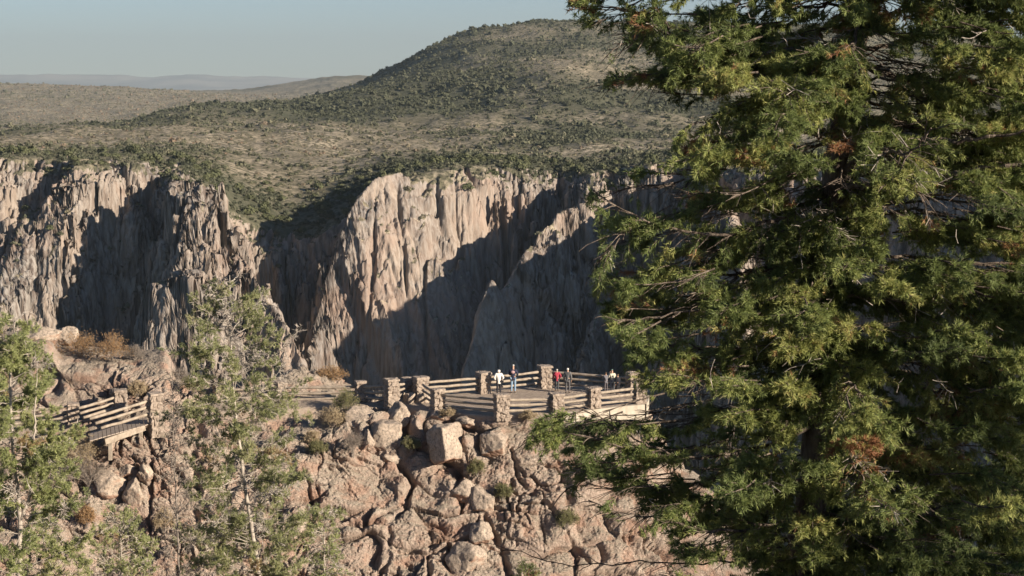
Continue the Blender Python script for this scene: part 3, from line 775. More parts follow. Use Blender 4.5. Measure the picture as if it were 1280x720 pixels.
def near_hit(px, py):
    """first point of the near rock seen at (px, py)"""
    j = int(np.argmin(abs(ncol - px)))
    lo, hi = max(j - 2, 0), min(j + 3, len(ncol))
    PXX, PYY = proj(NX[:, lo:hi], NY[:, lo:hi], NZ[:, lo:hi])
    dd = (PXX - px) ** 2 + (PYY - py) ** 2 + 3 * (NY[:, lo:hi] - 95) * .02
    k = np.unravel_index(np.argmin(dd), dd.shape)
    return Vector((float(NX[k[0], lo + k[1]]), float(NY[k[0], lo + k[1]]), float(NZ[k[0], lo + k[1]])))
# ------------------------------------------------------------------ overlook: fences, wall, deck
def box_grid(w, d, h, n=14, nh=24):
    """surface of a box (base at z=0) as triangles with many points"""
    V_, F_ = [], []
    def face(o, u, v, nu, nv):
        b = len(V_)
        for i in range(nu + 1):
            for j in range(nv + 1):
                V_.append([o[k] + u[k] * i / nu + v[k] * j / nv for k in range(3)])
        for i in range(nu):
            for j in range(nv):
                a = b + i * (nv + 1) + j; c = a + nv + 1
                F_.extend([(a, c, c + 1), (a, c + 1, a + 1)])
    x, y = w / 2, d / 2
    face((-x, -y, 0), (w, 0, 0), (0, 0, h), n, nh); face((x, -y, 0), (0, d, 0), (0, 0, h), n, nh)
    face((x, y, 0), (-w, 0, 0), (0, 0, h), n, nh); face((-x, y, 0), (0, -d, 0), (0, 0, h), n, nh)
    face((-x, -y, h), (w, 0, 0), (0, d, 0), n, n); face((-x, y, 0), (w, 0, 0), (0, -d, 0), n, n)
    return np.array(V_, float), np.array(F_)

def masonry(w, d, h, seed, cell=.34, amp=.085, n=14, nh=24, flare=.0):
    v, f = box_grid(w, d, h, n, nh)
    o = v * [1, 1, .0]; r = np.maximum(np.linalg.norm(o, axis=1), 1e-6)[:, None]
    dirn = o / r
    s = seed * 3.1
    F1, F2, r1, r2 = voronoi(v[:, 0] / cell + s, v[:, 1] / cell, v[:, 2] / (cell * .75), seed)
    k = (r1 - .5) * amp * 1.4 + amp * .9 * sstep(0, .3, F2 - F1) - amp * .5 + .03 * fbm(v[:, 0] * 6, v[:, 1] * 6, v[:, 2] * 6, 3, seed)
    top = (v[:, 2] > h - 1e-4)
    v[:, :2] += (dirn * k[:, None])[:, :2] * np.where(top, .6, 1)[:, None]
    v[:, :2] *= (1 + flare * (1 - v[:, 2] / h))[:, None]
    v[:, 2] += np.where(top, (r1 - .5) * .06, 0)
    v[:, 2] -= .10 * np.maximum(0, (np.abs(v[:, 0]) + np.abs(v[:, 1])) / (w / 2 + d / 2) - .75) * (v[:, 2] > h - .02)
    return v, f, r2

t = NT('stone_masonry'); v = t.coord()
c = t.mix(t.ramp(t.attr('tone'), [(0, 0), (1, 1)]), (.25, .21, .175), (.37, .315, .26))
c = t.mix(t.ramp(t.noise(v, 9, 5, .7), [(.35, 1), (.6, 0)]), c, (.22, .175, .14))
mat_stone = t.princ(c, .95, t.bump(t.noise(v, 14, 6, .7), .7, .04), .12)
t = NT('weathered_log'); v = t.coord()
c = t.mix(t.ramp(t.noise(v, 3, 5, .7), [(.35, 0), (.65, 1)]), (.22, .18, .14), (.38, .33, .265))
mat_log = t.princ(c, .85, t.bump(t.noise(v, 12, 5, .7), .5, .02), .15)
mat_conc = simple_mat('pale_concrete', (.34, .30, .24), (.45, .41, .34), 2.2, .9, .4, .03)
mat_deck = simple_mat('grey_deck_boards', (.25, .205, .165), (.40, .34, .28), 3, .85, .4, .01, stretch=(1, 5, 1))

def post_at(parent, p, h, w, seed, rot):
    """p in the parent's space; a masonry post sunk a little into the ground"""
    v, f, tn = masonry(w, w, h + .25, seed, flare=.06)
    mb = MB(); mb.add(v, f, tn)
    v2, f2, t2 = masonry(w + .08, w + .08, .14, seed + 50, .4, .03, 10, 3)
    v2[:, 2] += h + .22
    mb.add(v2, f2, t2 * .6 + .4)
    return link('stone_post', mb.mesh('stone_post', False), mat_stone, parent, (p[0], p[1], p[2] - .25), (0, 0, rot))

def rail(parent, a, b, r, seed):
    rg = np.random.default_rng(seed)
    a, b = Vector(a), Vector(b); n = 9
    pts = [a.lerp(b, i / (n - 1)) + Vector((rg.normal() * .006, rg.normal() * .006, rg.normal() * .007 - .02 * math.sin(math.pi * i / (n - 1)))) for i in range(n)]
    mid = pts[0]
    mb = MB(); mb.tube([tuple(q - mid) for q in pts], r * (1 + rg.normal(size=n) * .06), 8)
    return link('rail', mb.mesh('rail'), mat_log, parent, mid)

def fence(name, label, posts, rails=(.32, .66, 1.0), r=.086, skip=(), rot=.5):
    """posts: (px, Y or None, base py or None, height, width, has_post)"""
    P = []
    for q in posts:
        px, Y, z = q[0], q[1], q[2]
        P.append(Vector((float(W(px, 400, Y)[0]), Y, z)))
        d_ = Y * CT - z * ST; P[-1].x = (px - 640) / FPX * d_
    root = thing(name, label, 'fence', P[0])
    for i, (q, p) in enumerate(zip(posts, P)):
        if q[4]: post_at(root, p - P[0], q[3], q[4], int(q[0]) % 97, rot + .1 * math.sin(i * 2.1))
    for i in range(len(P) - 1):
        if i in skip: continue
        e = (P[i + 1] - P[i]).normalized() * .22
        for k, h in enumerate(rails):
            rail(root, P[i] - P[0] + Vector((0, 0, h * posts[i][3] / 1.28)) + e, P[i + 1] - P[0] + Vector((0, 0, h * posts[i + 1][3] / 1.28)) - e, r, i * 7 + k + int(posts[0][0]))
    return root

def Ypl(px, py): return float(on_plane(px, py, PZ).y)
def ZY(px, py, Y): return float(W(px, py, Y)[2])
back = [(526, 110.6, PZ, 1.30, .80, 1), (604.5, 112.6, PZ, 1.28, .74, 1), (681, 114.7, PZ, 1.38, .76, 1), (791, 112.6, PZ, 1.25, .7, 1)]
for q in range(len(back)): back[q] = tuple(back[q][:5])
fence('overlook_fence', 'log and stone post fence along the far edge of the overlook, behind the visitors', back, rot=.45)
front = [(527.5, 110.0, PZ, 1.3, .0, 0), (547, 106.9, PZ - .05, 1.22, .7, 1), (626.5, 104.75, PZ - .05, 1.25, .76, 1), (695.5, 105.7, PZ - .02, 1.12, .72, 1), (741.5, 106.9, PZ, 1.25, .74, 1), (799.5, 108.6, PZ, 1.32, .66, 1)]
fence('overlook_fence', 'log and stone post fence along the near edge of the overlook, above the tumbled boulders', front, rot=.4)
left = [(275, 109.4, ZY(275, 506, 109.4), 1.2, .7, 1), (351, 109.6, ZY(351, 508, 109.6), 1.5, .6, 1), (450.5, 109.2, ZY(450.5, 502, 109.2), 1.22, .6, 1), (489.5, 108.0, ZY(489.5, 508, 108.0), 1.65, .74, 1), (510, 111.4, PZ + .1, 1.0, .62, 1)]
fence('path_fence', 'log and stone post fence beside the path, partly behind the sparse pine', left, rot=.5)

# left deck with its own short fences
dr = ZY(183, 529, 104.3); dl = ZY(112, 552, 101.9)
root = thing('wooden_deck', 'small sloping wooden deck with a heavy timber beam, below the rock ledge at left', 'deck', V(150, 542, 103.4))
o0 = Vector(root.location)
NRt, NLt = V(186, 530, 104.4), V(112, 551, 101.9); FRt, FLt = V(183, 521, 106.6), V(112, 541, 104.2)
for i in range(14):
    a, b = NLt.lerp(NRt, i / 14 + .004), NLt.lerp(NRt, (i + 1) / 14 - .004); c_, d_ = FLt.lerp(FRt, (i + 1) / 14 - .004), FLt.lerp(FRt, i / 14 + .004)
    mb_ = [tuple(q - o0) for q in (a, b, c_, d_)]
    vv_ = mb_ + [(x, y, z - .05) for x, y, z in mb_]
    if i == 0: dk = MB()
    dk.add(vv_, [(0, 1, 2), (0, 2, 3), (4, 6, 5), (4, 7, 6), (0, 4, 5), (0, 5, 1), (1, 5, 6), (1, 6, 2), (2, 6, 7), (2, 7, 3), (3, 7, 4), (3, 4, 0)])
link('deck_boards', dk.mesh('deck_boards', False), mat_deck, root)
def beam(parent, a, b, w, h, name='beam', mat=None):
    a, b = Vector(a), Vector(b); e = b - a; L = e.length
    M = Matrix.Translation(a) @ e.to_track_quat('X', 'Z').to_matrix().to_4x4()
    m_ = MB(); m_.box(0, L, -w / 2, w / 2, -h / 2, h / 2, M)
    return link(name, m_.mesh(name, False), mat or mat_log, parent)
beam(root, V(181, 534.5, 104.35) - o0, V(131, 552, 102.6) - o0, .16, .34)
beam(root, V(181, 528, 106.4) - o0, V(120, 546, 104.2) - o0, .16, .30)
beam(root, V(176, 537, 104.4) - o0, V(176, 560, 104.4) - o0, .2, .2, 'support_post')
beam(root, V(138, 551, 102.9) - o0, V(138, 575, 102.9) - o0, .2, .2, 'support_post')

root = thing('deck_fence', 'weathered rails and tall stone pillar on the near side of the wooden deck', 'fence', V(195, 541, 104.7))
o0 = Vector(root.location)
post_at(root, Vector((0, 0, 0)), 2.35, .72, 5, .5)
for k, (a, b) in enumerate([((112, 523.5), (184, 501.5)), ((119, 529), (184, 509)), ((126, 535), (184, 518))]):
    rail(root, V(*a, 101.9 + .2 * k) - o0, V(*b, 104.5) - o0, .095, 300 + k)
root = thing('deck_fence', 'short fence with a stone post behind the wooden deck, against the ledge', 'fence', V(151, 512, 107.0))
o0 = Vector(root.location)
post_at(root, Vector((0, 0, 0)), 1.15, .7, 9, .3)
for k, (a, b) in enumerate([((98, 510.5), (147, 496)), ((100, 516.5), (147, 502.5)), ((104, 522), (147, 508.5))]):
    rail(root, V(*a, 105.0) - o0, V(*b, 106.9) - o0, .09, 320 + k)
root = thing('path_fence', 'pale log rails seen through the branches of the green pine at left', 'fence', V(8, 530, 105.4))
o0 = Vector(root.location)
post_at(root, Vector((0, 0, 0)), 1.1, .6, 12, .3); post_at(root, V(92, 526, 106.0) - o0, 1.0, .6, 14, .3)
for k, dy in enumerate((0, 7, 14)):
    rail(root, V(10, 517 + dy, 105.3) - o0, V(90, 507 + dy, 105.9) - o0, .08, 340 + k)

# retaining wall under the right end
root = thing('retaining_wall', 'low pale concrete wall under the right end of the overlook', 'wall', V(770, 515, 107.2))
o0 = Vector(root.location); m_ = MB()
line = [(700, 105.35), (718, 105.6), (742, 106.55), (770, 107.45), (804.5, 108.25), (807, 109.6), (808, 111.5)]
pts = [Vector(((px - 640) / FPX * (Y * CT - PZ * ST), Y, PZ)) - o0 for px, Y in line]
hs = [.35, .55, .8, .85, .85, .85, .6]
rgw = np.random.default_rng(4)
for i in range(len(pts) - 1):
    for s in range(8):
        a = pts[i].lerp(pts[i + 1], s / 8); b = pts[i].lerp(pts[i + 1], (s + 1) / 8)
        ha = hs[i] + (hs[i + 1] - hs[i]) * s / 8; hb = hs[i] + (hs[i + 1] - hs[i]) * (s + 1) / 8
        nrm = (b - a).cross(Vector((0, 0, 1))).normalized() * .18
        q = [a + nrm, b + nrm, b - nrm, a - nrm]
        vv_ = [tuple(p + Vector((0, 0, .06))) for p in q] + [(p.x, p.y, p.z - h_) for p, h_ in zip(q, (ha, hb, hb, ha))]
        m_.add(vv_, [(0, 1, 2), (0, 2, 3), (4, 6, 5), (4, 7, 6), (0, 4, 5), (0, 5, 1), (2, 6, 7), (2, 7, 3)] + ([(3, 7, 4), (3, 4, 0)] if (i, s) == (0, 0) else []) + ([(1, 5, 6), (1, 6, 2)] if (i, s) == (len(pts) - 2, 7) else []))
link('wall_body', m_.mesh('wall_body', False), mat_conc, root)

# ------------------------------------------------------------------ boulders
def ico(sub):
    bm = bmesh.new(); bmesh.ops.create_icosphere(bm, subdivisions=sub, radius=1)
    v = np.array([x.co[:] for x in bm.verts]); f = np.array([[a.index for a in q.verts] for q in bm.faces]); bm.free()
    return v, f
IC5 = ico(5)
def unit_(a): a = np.array(a, float); return a / np.linalg.norm(a, axis=1)[:, None]
t = NT('grey_boulder_rock'); v = t.coord(); geo = t.n('ShaderNodeNewGeometry'); sp = t.n('ShaderNodeSeparateXYZ'); t.l(geo.outputs['Normal'], sp.inputs[0])
c = t.mix(t.ramp(t.noise(v, 1.6, 6, .7), [(.35, 0), (.65, 1)]), (.31, .255, .205), (.46, .38, .305))
c = t.mix(t.ramp(t.noise(v, 7, 5, .75), [(.38, 1), (.52, 0)]), c, (.17, .15, .125))
c = t.mix(t.ramp(t.math('ADD', t.math('MULTIPLY', sp.outputs[2], -.8), t.noise(v, 2, 4)), [(.55, 0), (1.0, .8)]), c, (.36, .22, .16))
mat_boulder = t.princ(c, .95, t.bump(t.noise(v, 5, 9, .75), .9, .12), .12)
def boulder(px, py, wpx, hpx, seed, label, fwd=.25, yaw=0.0, planes=()):
    flatness = 1.0
    p = near_hit(px, py); Yd = p.y
    sx_, sz_ = wpx * Yd / FPX / 2, hpx * Yd / FPX / 2
    rg = np.random.default_rng(seed)
    v, f = IC5; v = v.copy()
    n = rg.normal(size=(11, 3)); n /= np.linalg.norm(n, axis=1)[:, None]; dd = rg.uniform(.66, .95, 11)
    r_ = np.full(len(v), 1.12)
    if planes:
        n[:len(planes)] = unit_([q[:3] for q in planes]); dd[:len(planes)] = [q[3] for q in planes]
    for k in range(11):
        c_ = v @ n[k]; r_ = np.where(c_ > .05, np.minimum(r_, dd[k] / np.maximum(c_, .05)), r_)
    v = v * r_[:, None]
    v *= (1 + .10 * fbm(v[:, 0] * 1.6, v[:, 1] * 1.6, v[:, 2] * 1.6, 4, seed))[:, None]
    v *= (1 - .05 * np.exp(-(perlin(v[:, 0] * 1.5, v[:, 1] * 1.5, v[:, 2] * 1.5, seed + 9) / .04) ** 2))[:, None]
    v *= [sx_ * 1.08, (sx_ + sz_) * .55 * flatness, sz_ * 1.08]
    me_ = mesh_np('boulder', v, f, True)
    P = V(px, py, Yd - (fwd - .3) * sx_)
    o = link('boulder', me_, mat_boulder, None, P, (0, 0, yaw))
    tag(o, label, 'boulder', 'boulders tumbled below the overlook')
BO = [(555, 553, 54, 52, 3, 'biggest boulder below the overlook, flat face turned right, dark shaded left side', 1.0, 0, ((-.84, -.54, .05, .46), (.82, -.5, .28, .50), (-.1, -.1, 1, .80), (.3, -.3, -1, .85), (-.7, 0, .7, .8))),
      (481, 544, 46, 40, 8, 'broad pale square boulder below and left of the tall fence pillar', .3, 0, ((-1, -.2, .1, .78), (.25, -.95, .2, .6), (0, 0, 1, .78), (1, 0, 0, .85), (0, 0, -1, .8))),
      (450, 524, 36, 30, 9, 'grey boulder just below the path fence, leftmost of the tumbled boulders', .3, .3),
      (498, 522, 32, 34, 21, 'rounded boulder under the foot of the tall fence pillar, partly in shadow', .3, 0),
      (523, 524, 26, 40, 33, 'upright boulder between the tall pillar and the biggest boulder', .3, .4),
      (514, 560, 36, 28, 12, 'low boulder wedged left of the biggest boulder, with a green tuft on it', .3, .8),
      (512, 502, 22, 22, 15, 'small boulder right beside the tall fence pillar', .3, 0),
      (531, 502, 20, 24, 18, 'small upright boulder just left of the first near fence post', .3, .2),
      (545, 521, 22, 14, 45, 'small flat boulder just below the first near post of the overlook fence', .3, .2),
      (462, 551, 16, 30, 14, 'narrow slab leaning on the left side of the broad square boulder', .2, .2),
      (488, 573, 30, 14, 24, 'flat slab under the broad square boulder', .2, .1),
      (617, 558, 40, 36, 27, 'dark pitted boulder right of the biggest boulder, below the near fence', .15, 1.2),
      (583, 528, 26, 14, 29, 'low boulder half buried in the bank below the near fence', .1, 0),
      (577, 618, 34, 40, 31, 'block beside the deep dark cleft below the biggest boulder', .1, .5),
      (604, 625, 30, 34, 37, 'rounded block right of the deep cleft in the rock face', .1, .9),
      (583, 700, 44, 40, 39, 'round boulder near the bottom of the rock face, below the clefts', .2, .2),
      (602, 668, 30, 28, 41, 'smaller round boulder in the middle of the reddish gully', .2, .2),
      (56, 421, 40, 20, 42, 'flat topped boulder on the rock ledge behind the green pine at left', .3, .2),
      (84, 420, 26, 24, 47, 'blocky boulder beside the orange bushes on the left ledge', .3, .7),
      (160, 588, 24, 20, 51, 'rounded knob on top of the jointed blocks below the wooden deck', .3, .2),
      (182, 590, 18, 22, 52, 'smaller rounded knob at the edge of the jointed blocks below the deck', .3, .2),
      (137, 604, 38, 34, 53, 'big squarish block below the wooden deck', .1, .3),
      (168, 615, 26, 46, 54, 'tall block right of the squarish block below the deck', .1, .3)]
for b_ in BO: boulder(*b_)
# ------------------------------------------------------------------ visitors
def skinned(verts, edges, radii, root=0, sub=2):
    me_ = bpy.data.meshes.new('tmp'); bm = bmesh.new()
    lay = bm.verts.layers.skin.verify()
    bv = []
    for i, (p, r_) in enumerate(zip(verts, radii)):
        q = bm.verts.new(p); q[lay].radius = (r_, r_) if not isinstance(r_, tuple) else r_
        q[lay].use_root = (i == root); bv.append(q)
    for a, b in edges: bm.edges.new((bv[a], bv[b]))
    bm.to_mesh(me_); bm.free()
    ob = bpy.data.objects.new('tmp', me_); COL.objects.link(ob)
    m = ob.modifiers.new('s', 'SKIN'); m.use_smooth_shade = True
    m2 = ob.modifiers.new('d', 'SUBSURF'); m2.levels = sub; m2.render_levels = sub
    dg = bpy.context.evaluated_depsgraph_get()
    out = bpy.data.meshes.new_from_object(ob.evaluated_get(dg))
    bpy.data.objects.remove(ob); bpy.data.meshes.remove(me_)
    return out

def flat_mat(name, c, rough=.85):
    t = NT(name); v = t.coord()
    return t.princ(t.mix(t.noise(v, 9, 3), c, tuple(x * .8 for x in c)), rough, t.bump(t.noise(v, 14, 3), .3, .01), .2)
mat_skin = flat_mat('skin', (.50, .31, .22), .6)
mat_hairg = flat_mat('grey_hair', (.45, .43, .40)); mat_hairb = flat_mat('brown_hair', (.12, .08, .05))

def person(px, Y, height, label, yaw, top_c, leg_c, head='hair', head_mat=None, stride=.0, arms='down', coat=0.0, patch=None, lean=0.0):
    p = Vector(((px - 640) / FPX * (Y * CT - PZ * ST), Y, PZ + .01))
    s = height / 1.75
    root = thing('person', label, 'person', p, (0, 0, yaw)); root.scale = (s, s, s)
    # local frame: figure faces +Y
    hipw, shw = .09, .185
    V_ = {}; 
    V_['pel'] = (0, 0, .95, .115); V_['waist'] = (0, .0, 1.10, .115); V_['chest'] = (0, .01 + lean * .3, 1.30, .135); V_['neckb'] = (0, lean * .5, 1.46, .065); V_['neck'] = (0, .01 + lean * .6, 1.53, .052)
    V_['head'] = (0, .03 + lean * .7, 1.62, .083); V_['crown'] = (0, .02 + lean * .7, 1.70, .075)
    V_['nose'] = (0, .13 + lean * .7, 1.615, .014)
    edges = [('pel', 'waist'), ('waist', 'chest'), ('chest', 'neckb'), ('neckb', 'neck'), ('neck', 'head'), ('head', 'crown'), ('head', 'nose')]
    for sg, n_ in ((-1, 'l'), (1, 'r')):
        st = stride * sg
        V_['hip' + n_] = (sg * hipw, 0, .90, .092); V_['knee' + n_] = (sg * (hipw + .01), st * .5 + .02, .50, .058); V_['ank' + n_] = (sg * (hipw + .015), st, .09, .038)
        V_['toe' + n_] = (sg * (hipw + .035), st + .16, .035, .032)
        edges += [('pel', 'hip' + n_), ('hip' + n_, 'knee' + n_), ('knee' + n_, 'ank' + n_), ('ank' + n_, 'toe' + n_)]
        V_['sh' + n_] = (sg * shw, lean * .4, 1.41, .058)
        if arms == 'down': el, wr = (sg * (shw + .07), -.03, 1.13), (sg * (shw + .06), .06, .88)
        elif arms == 'rail': el, wr = (sg * (shw + .08), .10, 1.16), (sg * (shw + .0), .33, 1.06)
        elif arms == 'pocket': el, wr = (sg * (shw + .13), -.06, 1.16), (sg * (shw + .01), .08, .98)
        elif arms == 'camera': el, wr = (sg * (shw + .10), .08, 1.20), (sg * .09, .26, 1.45)
        V_['el' + n_] = (*el, .042); V_['wr' + n_] = (*wr, .028)
        d_ = (Vector(wr) - Vector(el)).normalized()
        palm = Vector(wr) + d_ * .06
        V_['palm' + n_] = (*palm, .026)
        edges += [('chest', 'sh' + n_), ('sh' + n_, 'el' + n_), ('el' + n_, 'wr' + n_), ('wr' + n_, 'palm' + n_)]
        side = Vector((0, 1, 0)); side = (side - d_ * side.dot(d_)).normalized()
        for k, (off, ln) in enumerate(((-.03, .07), (-.01, .085), (.01, .08), (.03, .062))):
            a = palm + side * off * .9 + d_ * .03; b = a + d_ * ln + Vector((-sg * .02, 0, 0))
            V_['f%d%s' % (k, n_)] = (*a, .009); V_['g%d%s' % (k, n_)] = (*b, .007)
            edges += [('palm' + n_, 'f%d%s' % (k, n_)), ('f%d%s' % (k, n_), 'g%d%s' % (k, n_))]
        th = Vector(wr) + d_ * .02 + side * .045; V_['t' + n_] = (*th, .011); V_['u' + n_] = (*(th + d_ * .04 + side * .02), .009)
        edges += [('wr' + n_, 't' + n_), ('t' + n_, 'u' + n_)]
    names = list(V_)
    E = [(names.index(a), names.index(b)) for a, b in edges]
    me_ = skinned([V_[k][:3] for k in names], E, [V_[k][3] for k in names], 0)
    link('body', me_, mat_skin, root)
    def shell(nm, keys_, grow, mat, extra={}):
        vs = {k: list(V_[k]) for k in keys_}
        for k, g in extra.items(): vs[k] = list(g)
        ks = list(vs); es = [(ks.index(a), ks.index(b)) for a, b in edges + [('pel', 'hem')] if a in vs and b in vs]
        m_ = skinned([vs[k][:3] for k in ks], es, [vs[k][3] + (0 if k in extra else grow) for k in ks], 0)
        return link(nm, m_, mat, root)
    mt, ml = flat_mat('jacket_cloth', top_c), flat_mat('trouser_cloth', leg_c)
    ex = {'hem': (0, 0, .95 - .1 - coat, .15 + coat * .25)}
    jk = shell('jacket', ['pel', 'waist', 'chest', 'neckb', 'shl', 'ell', 'wrl', 'shr', 'elr', 'wrr'], .028, mt, ex)
    shell('trousers', ['pel', 'hipl', 'kneel', 'ankl', 'hipr', 'kneer', 'ankr'], .016, ml)
    msh = flat_mat('shoe_leather', (.06, .055, .05))
    for sg, n_ in ((-1, 'l'), (1, 'r')):
        a, b = Vector(V_['ank' + n_][:3]), Vector(V_['toe' + n_][:3])
        m_ = skinned([(a.x, a.y - .03, .05), (a.x, a.y + .05, .05), (b.x, b.y + .01, .045)], [(0, 1), (1, 2)], [.052, .052, .042]); link('shoe', m_, msh, root)
    hz, hy = 1.66, .02 + lean * .7
    if head == 'hood':
        m_ = skinned([(0, hy - .03, 1.50), (0, hy - .025, 1.62), (0, hy - .015, 1.71)], [(0, 1), (1, 2)], [.10, .118, .098]); link('hood', m_, mt, root)
    elif head == 'cap':
        m_ = skinned([(0, hy - .01, 1.68), (0, hy, 1.735), (0, hy + .16, 1.69)], [(0, 1), (1, 2)], [.098, .07, .03]); link('cap', m_, head_mat, root)
    else:
        m_ = skinned([(0, hy - .045, 1.56), (0, hy - .035, 1.65), (0, hy - .01, 1.72)], [(0, 1), (1, 2)], [.072, .095, .082]); link('hair', m_, head_mat, root)
    for sg in (-1, 1):
        m_ = MB(); v_, f_ = ico(1); m_.add(v_ * .012 + [sg * .032, hy + .088, 1.645], f_); link('eye', m_.mesh('eye'), msh, root)
    if patch:
        m_ = MB(); v_, f_ = ico(2); m_.add(v_ * [.12, .03, .10] + [0, -.145, 1.32], f_); link('back_print', m_.mesh('back_print'), flat_mat('print_cloth', patch), root)
    return root

person(623.5, 112.0, 1.66, 'person in a white hooded coat and black trousers at the far railing', .1, (.78, .76, .70), (.03, .03, .035), 'hood', None, .02, 'pocket', .12)
person(641.5, 112.6, 1.84, 'tall person in a navy jacket with a pink back print, blue jeans and light cap', -.15, (.035, .04, .07), (.22, .32, .43), 'cap', flat_mat('cap_cloth', (.62, .62, .60)), .05, 'rail', 0, (.55, .36, .36))
person(696, 113.2, 1.50, 'person in a red jacket and dark trousers with grey hair, facing the canyon', .2, (.34, .045, .07), (.07, .08, .09), 'hair', mat_hairg, .03, 'pocket', .05)
person(709.5, 112.5, 1.68, 'person in a dark grey jacket and trousers with pale hair, beside the one in red', -.3, (.13, .13, .13), (.10, .10, .105), 'hair', flat_mat('pale_hair', (.66, .64, .60)), .04, 'down', .04)
person(765.5, 112.3, 1.58, 'person in a pale beige top and green hat near the right end of the overlook', .5, (.50, .47, .38), (.16, .17, .19), 'cap', flat_mat('green_hat', (.16, .24, .20)), .02, 'camera', .0, None, .05)
person(772.5, 112.0, 1.36, 'short person in black right beside the one in the green hat', .9, (.018, .018, .025), (.03, .03, .035), 'hair', mat_hairb, .02, 'down', .03, None, .06)
person(757.5, 113.0, 1.30, 'short person in grey leaning on the railing left of the green hat', .2, (.17, .17, .19), (.12, .11, .12), 'hair', mat_hairb, .02, 'rail', .0, None, .12)
# ------------------------------------------------------------------ conifers and shrubs
def unit(a): return a / np.maximum(np.linalg.norm(a, axis=-1), 1e-9)[..., None]

def needles(mb, P, T, L, nb, bl, bw, tone, rg, spread=.8, keep=None):
    """blades set round twigs that start at P, run along T (unit) for L"""
    n = len(P)
    u = rg.random((n, nb)) ** .8
    R = unit(rg.normal(size=(n, nb, 3)))
    T3 = T[:, None, :]
    R = unit(R - (R * T3).sum(-1)[..., None] * T3)
    D = unit(T3 * rg.uniform(.35, 1.0, (n, nb, 1)) + R * spread)
    B = P[:, None] + T3 * (u * L[:, None])[..., None]
    S = unit(np.cross(D, rg.normal(size=(n, nb, 3))))
    bl_ = bl * rg.uniform(.6, 1.2, (n, nb, 1)); w = bw * rg.uniform(.7, 1.3, (n, nb, 1))
    tri = np.stack([B - S * w * .5, B + S * w * .5, B + D * bl_], 2)        # n, nb, 3, 3
    v = tri.reshape(-1, 3)
    tn = np.repeat(np.clip(tone[:, None] + rg.normal(0, .05, (n, nb)), 0, 1).reshape(-1), 3)
    mb.add(v, np.arange(len(v)).reshape(-1, 3), tn)

def ribbon_tubes(mb, A, B, ra, rb, tone=0.0):
    """many thin three-sided sticks at once"""
    A = np.asarray(A, float); B = np.asarray(B, float)
    T = unit(B - A); ref = np.where(np.abs(T[:, 2:3]) < .9, [[0, 0, 1.0]], [[1.0, 0, 0]])
    a = unit(np.cross(T, ref)); b = np.cross(T, a)
    ra = np.broadcast_to(ra, (len(A),))[:, None, None]; rb = np.broadcast_to(rb, (len(A),))[:, None, None]
    ang = np.array([0, 2.0944, 4.18879])
    off = np.cos(ang)[None, :, None] * a[:, None] + np.sin(ang)[None, :, None] * b[:, None]
    v = np.concatenate([A[:, None] + off * ra, B[:, None] + off * rb], 1)   # n,6,3
    f0 = np.array([(0, 1, 4), (0, 4, 3), (1, 2, 5), (1, 5, 4), (2, 0, 3), (2, 3, 5)])
    f = (f0[None] + 6 * np.arange(len(A))[:, None, None]).reshape(-1, 3)
    mb.add(v.reshape(-1, 3), f, tone)

def smooth_path(pts, n):
    pts = np.asarray(pts, float)
    d = np.concatenate([[0], np.cumsum(np.linalg.norm(np.diff(pts, axis=0), axis=1))])
    t_ = np.linspace(0, d[-1], n)
    q = np.stack([np.interp(t_, d, pts[:, k]) for k in range(3)], 1)
    k = max(1, n // (3 * max(1, len(pts) - 1)))
    return np.concatenate([q[:1], blur(q, k, 0)[1:-1], q[-1:]])

def leaf_mat(name, stops, trans=.3):
    t = NT(name)
    c = t.ramp(t.attr('tone'), stops)
    return t.princ(c, .6, None, .25, trans)
mat_needle = leaf_mat('conifer_needles', [(0, (.10, .135, .055)), (.40, (.20, .25, .085)), (.66, (.33, .36, .12)), (.86, (.44, .42, .16)), (.90, (.30, .16, .08)), (1, (.38, .20, .11))], .40)
mat_needle_left = leaf_mat('pine_needles', [(0, (.18, .215, .09)), (.5, (.33, .37, .155)), (.82, (.45, .46, .22)), (.88, (.36, .30, .14)), (1, (.36, .24, .14))], .42)
mat_needle_mid = leaf_mat('sparse_pine_needles', [(0, (.18, .21, .095)), (.5, (.33, .355, .165)), (.8, (.44, .43, .24)), (.9, (.38, .31, .17)), (1, (.36, .24, .14))], .42)
mat_bark_dark = simple_mat('dark_ridged_bark', (.055, .042, .034), (.20, .165, .135), 14, .95, .9, .03, stretch=(1, 1, .25))
mat_bark_pale = simple_mat('pale_grey_bark', (.24, .21, .18), (.42, .38, .33), 9, .9, .5, .02)
mat_dead = simple_mat('dead_grey_twig', (.20, .175, .15), (.46, .42, .37), 20, .9, .3, .01)

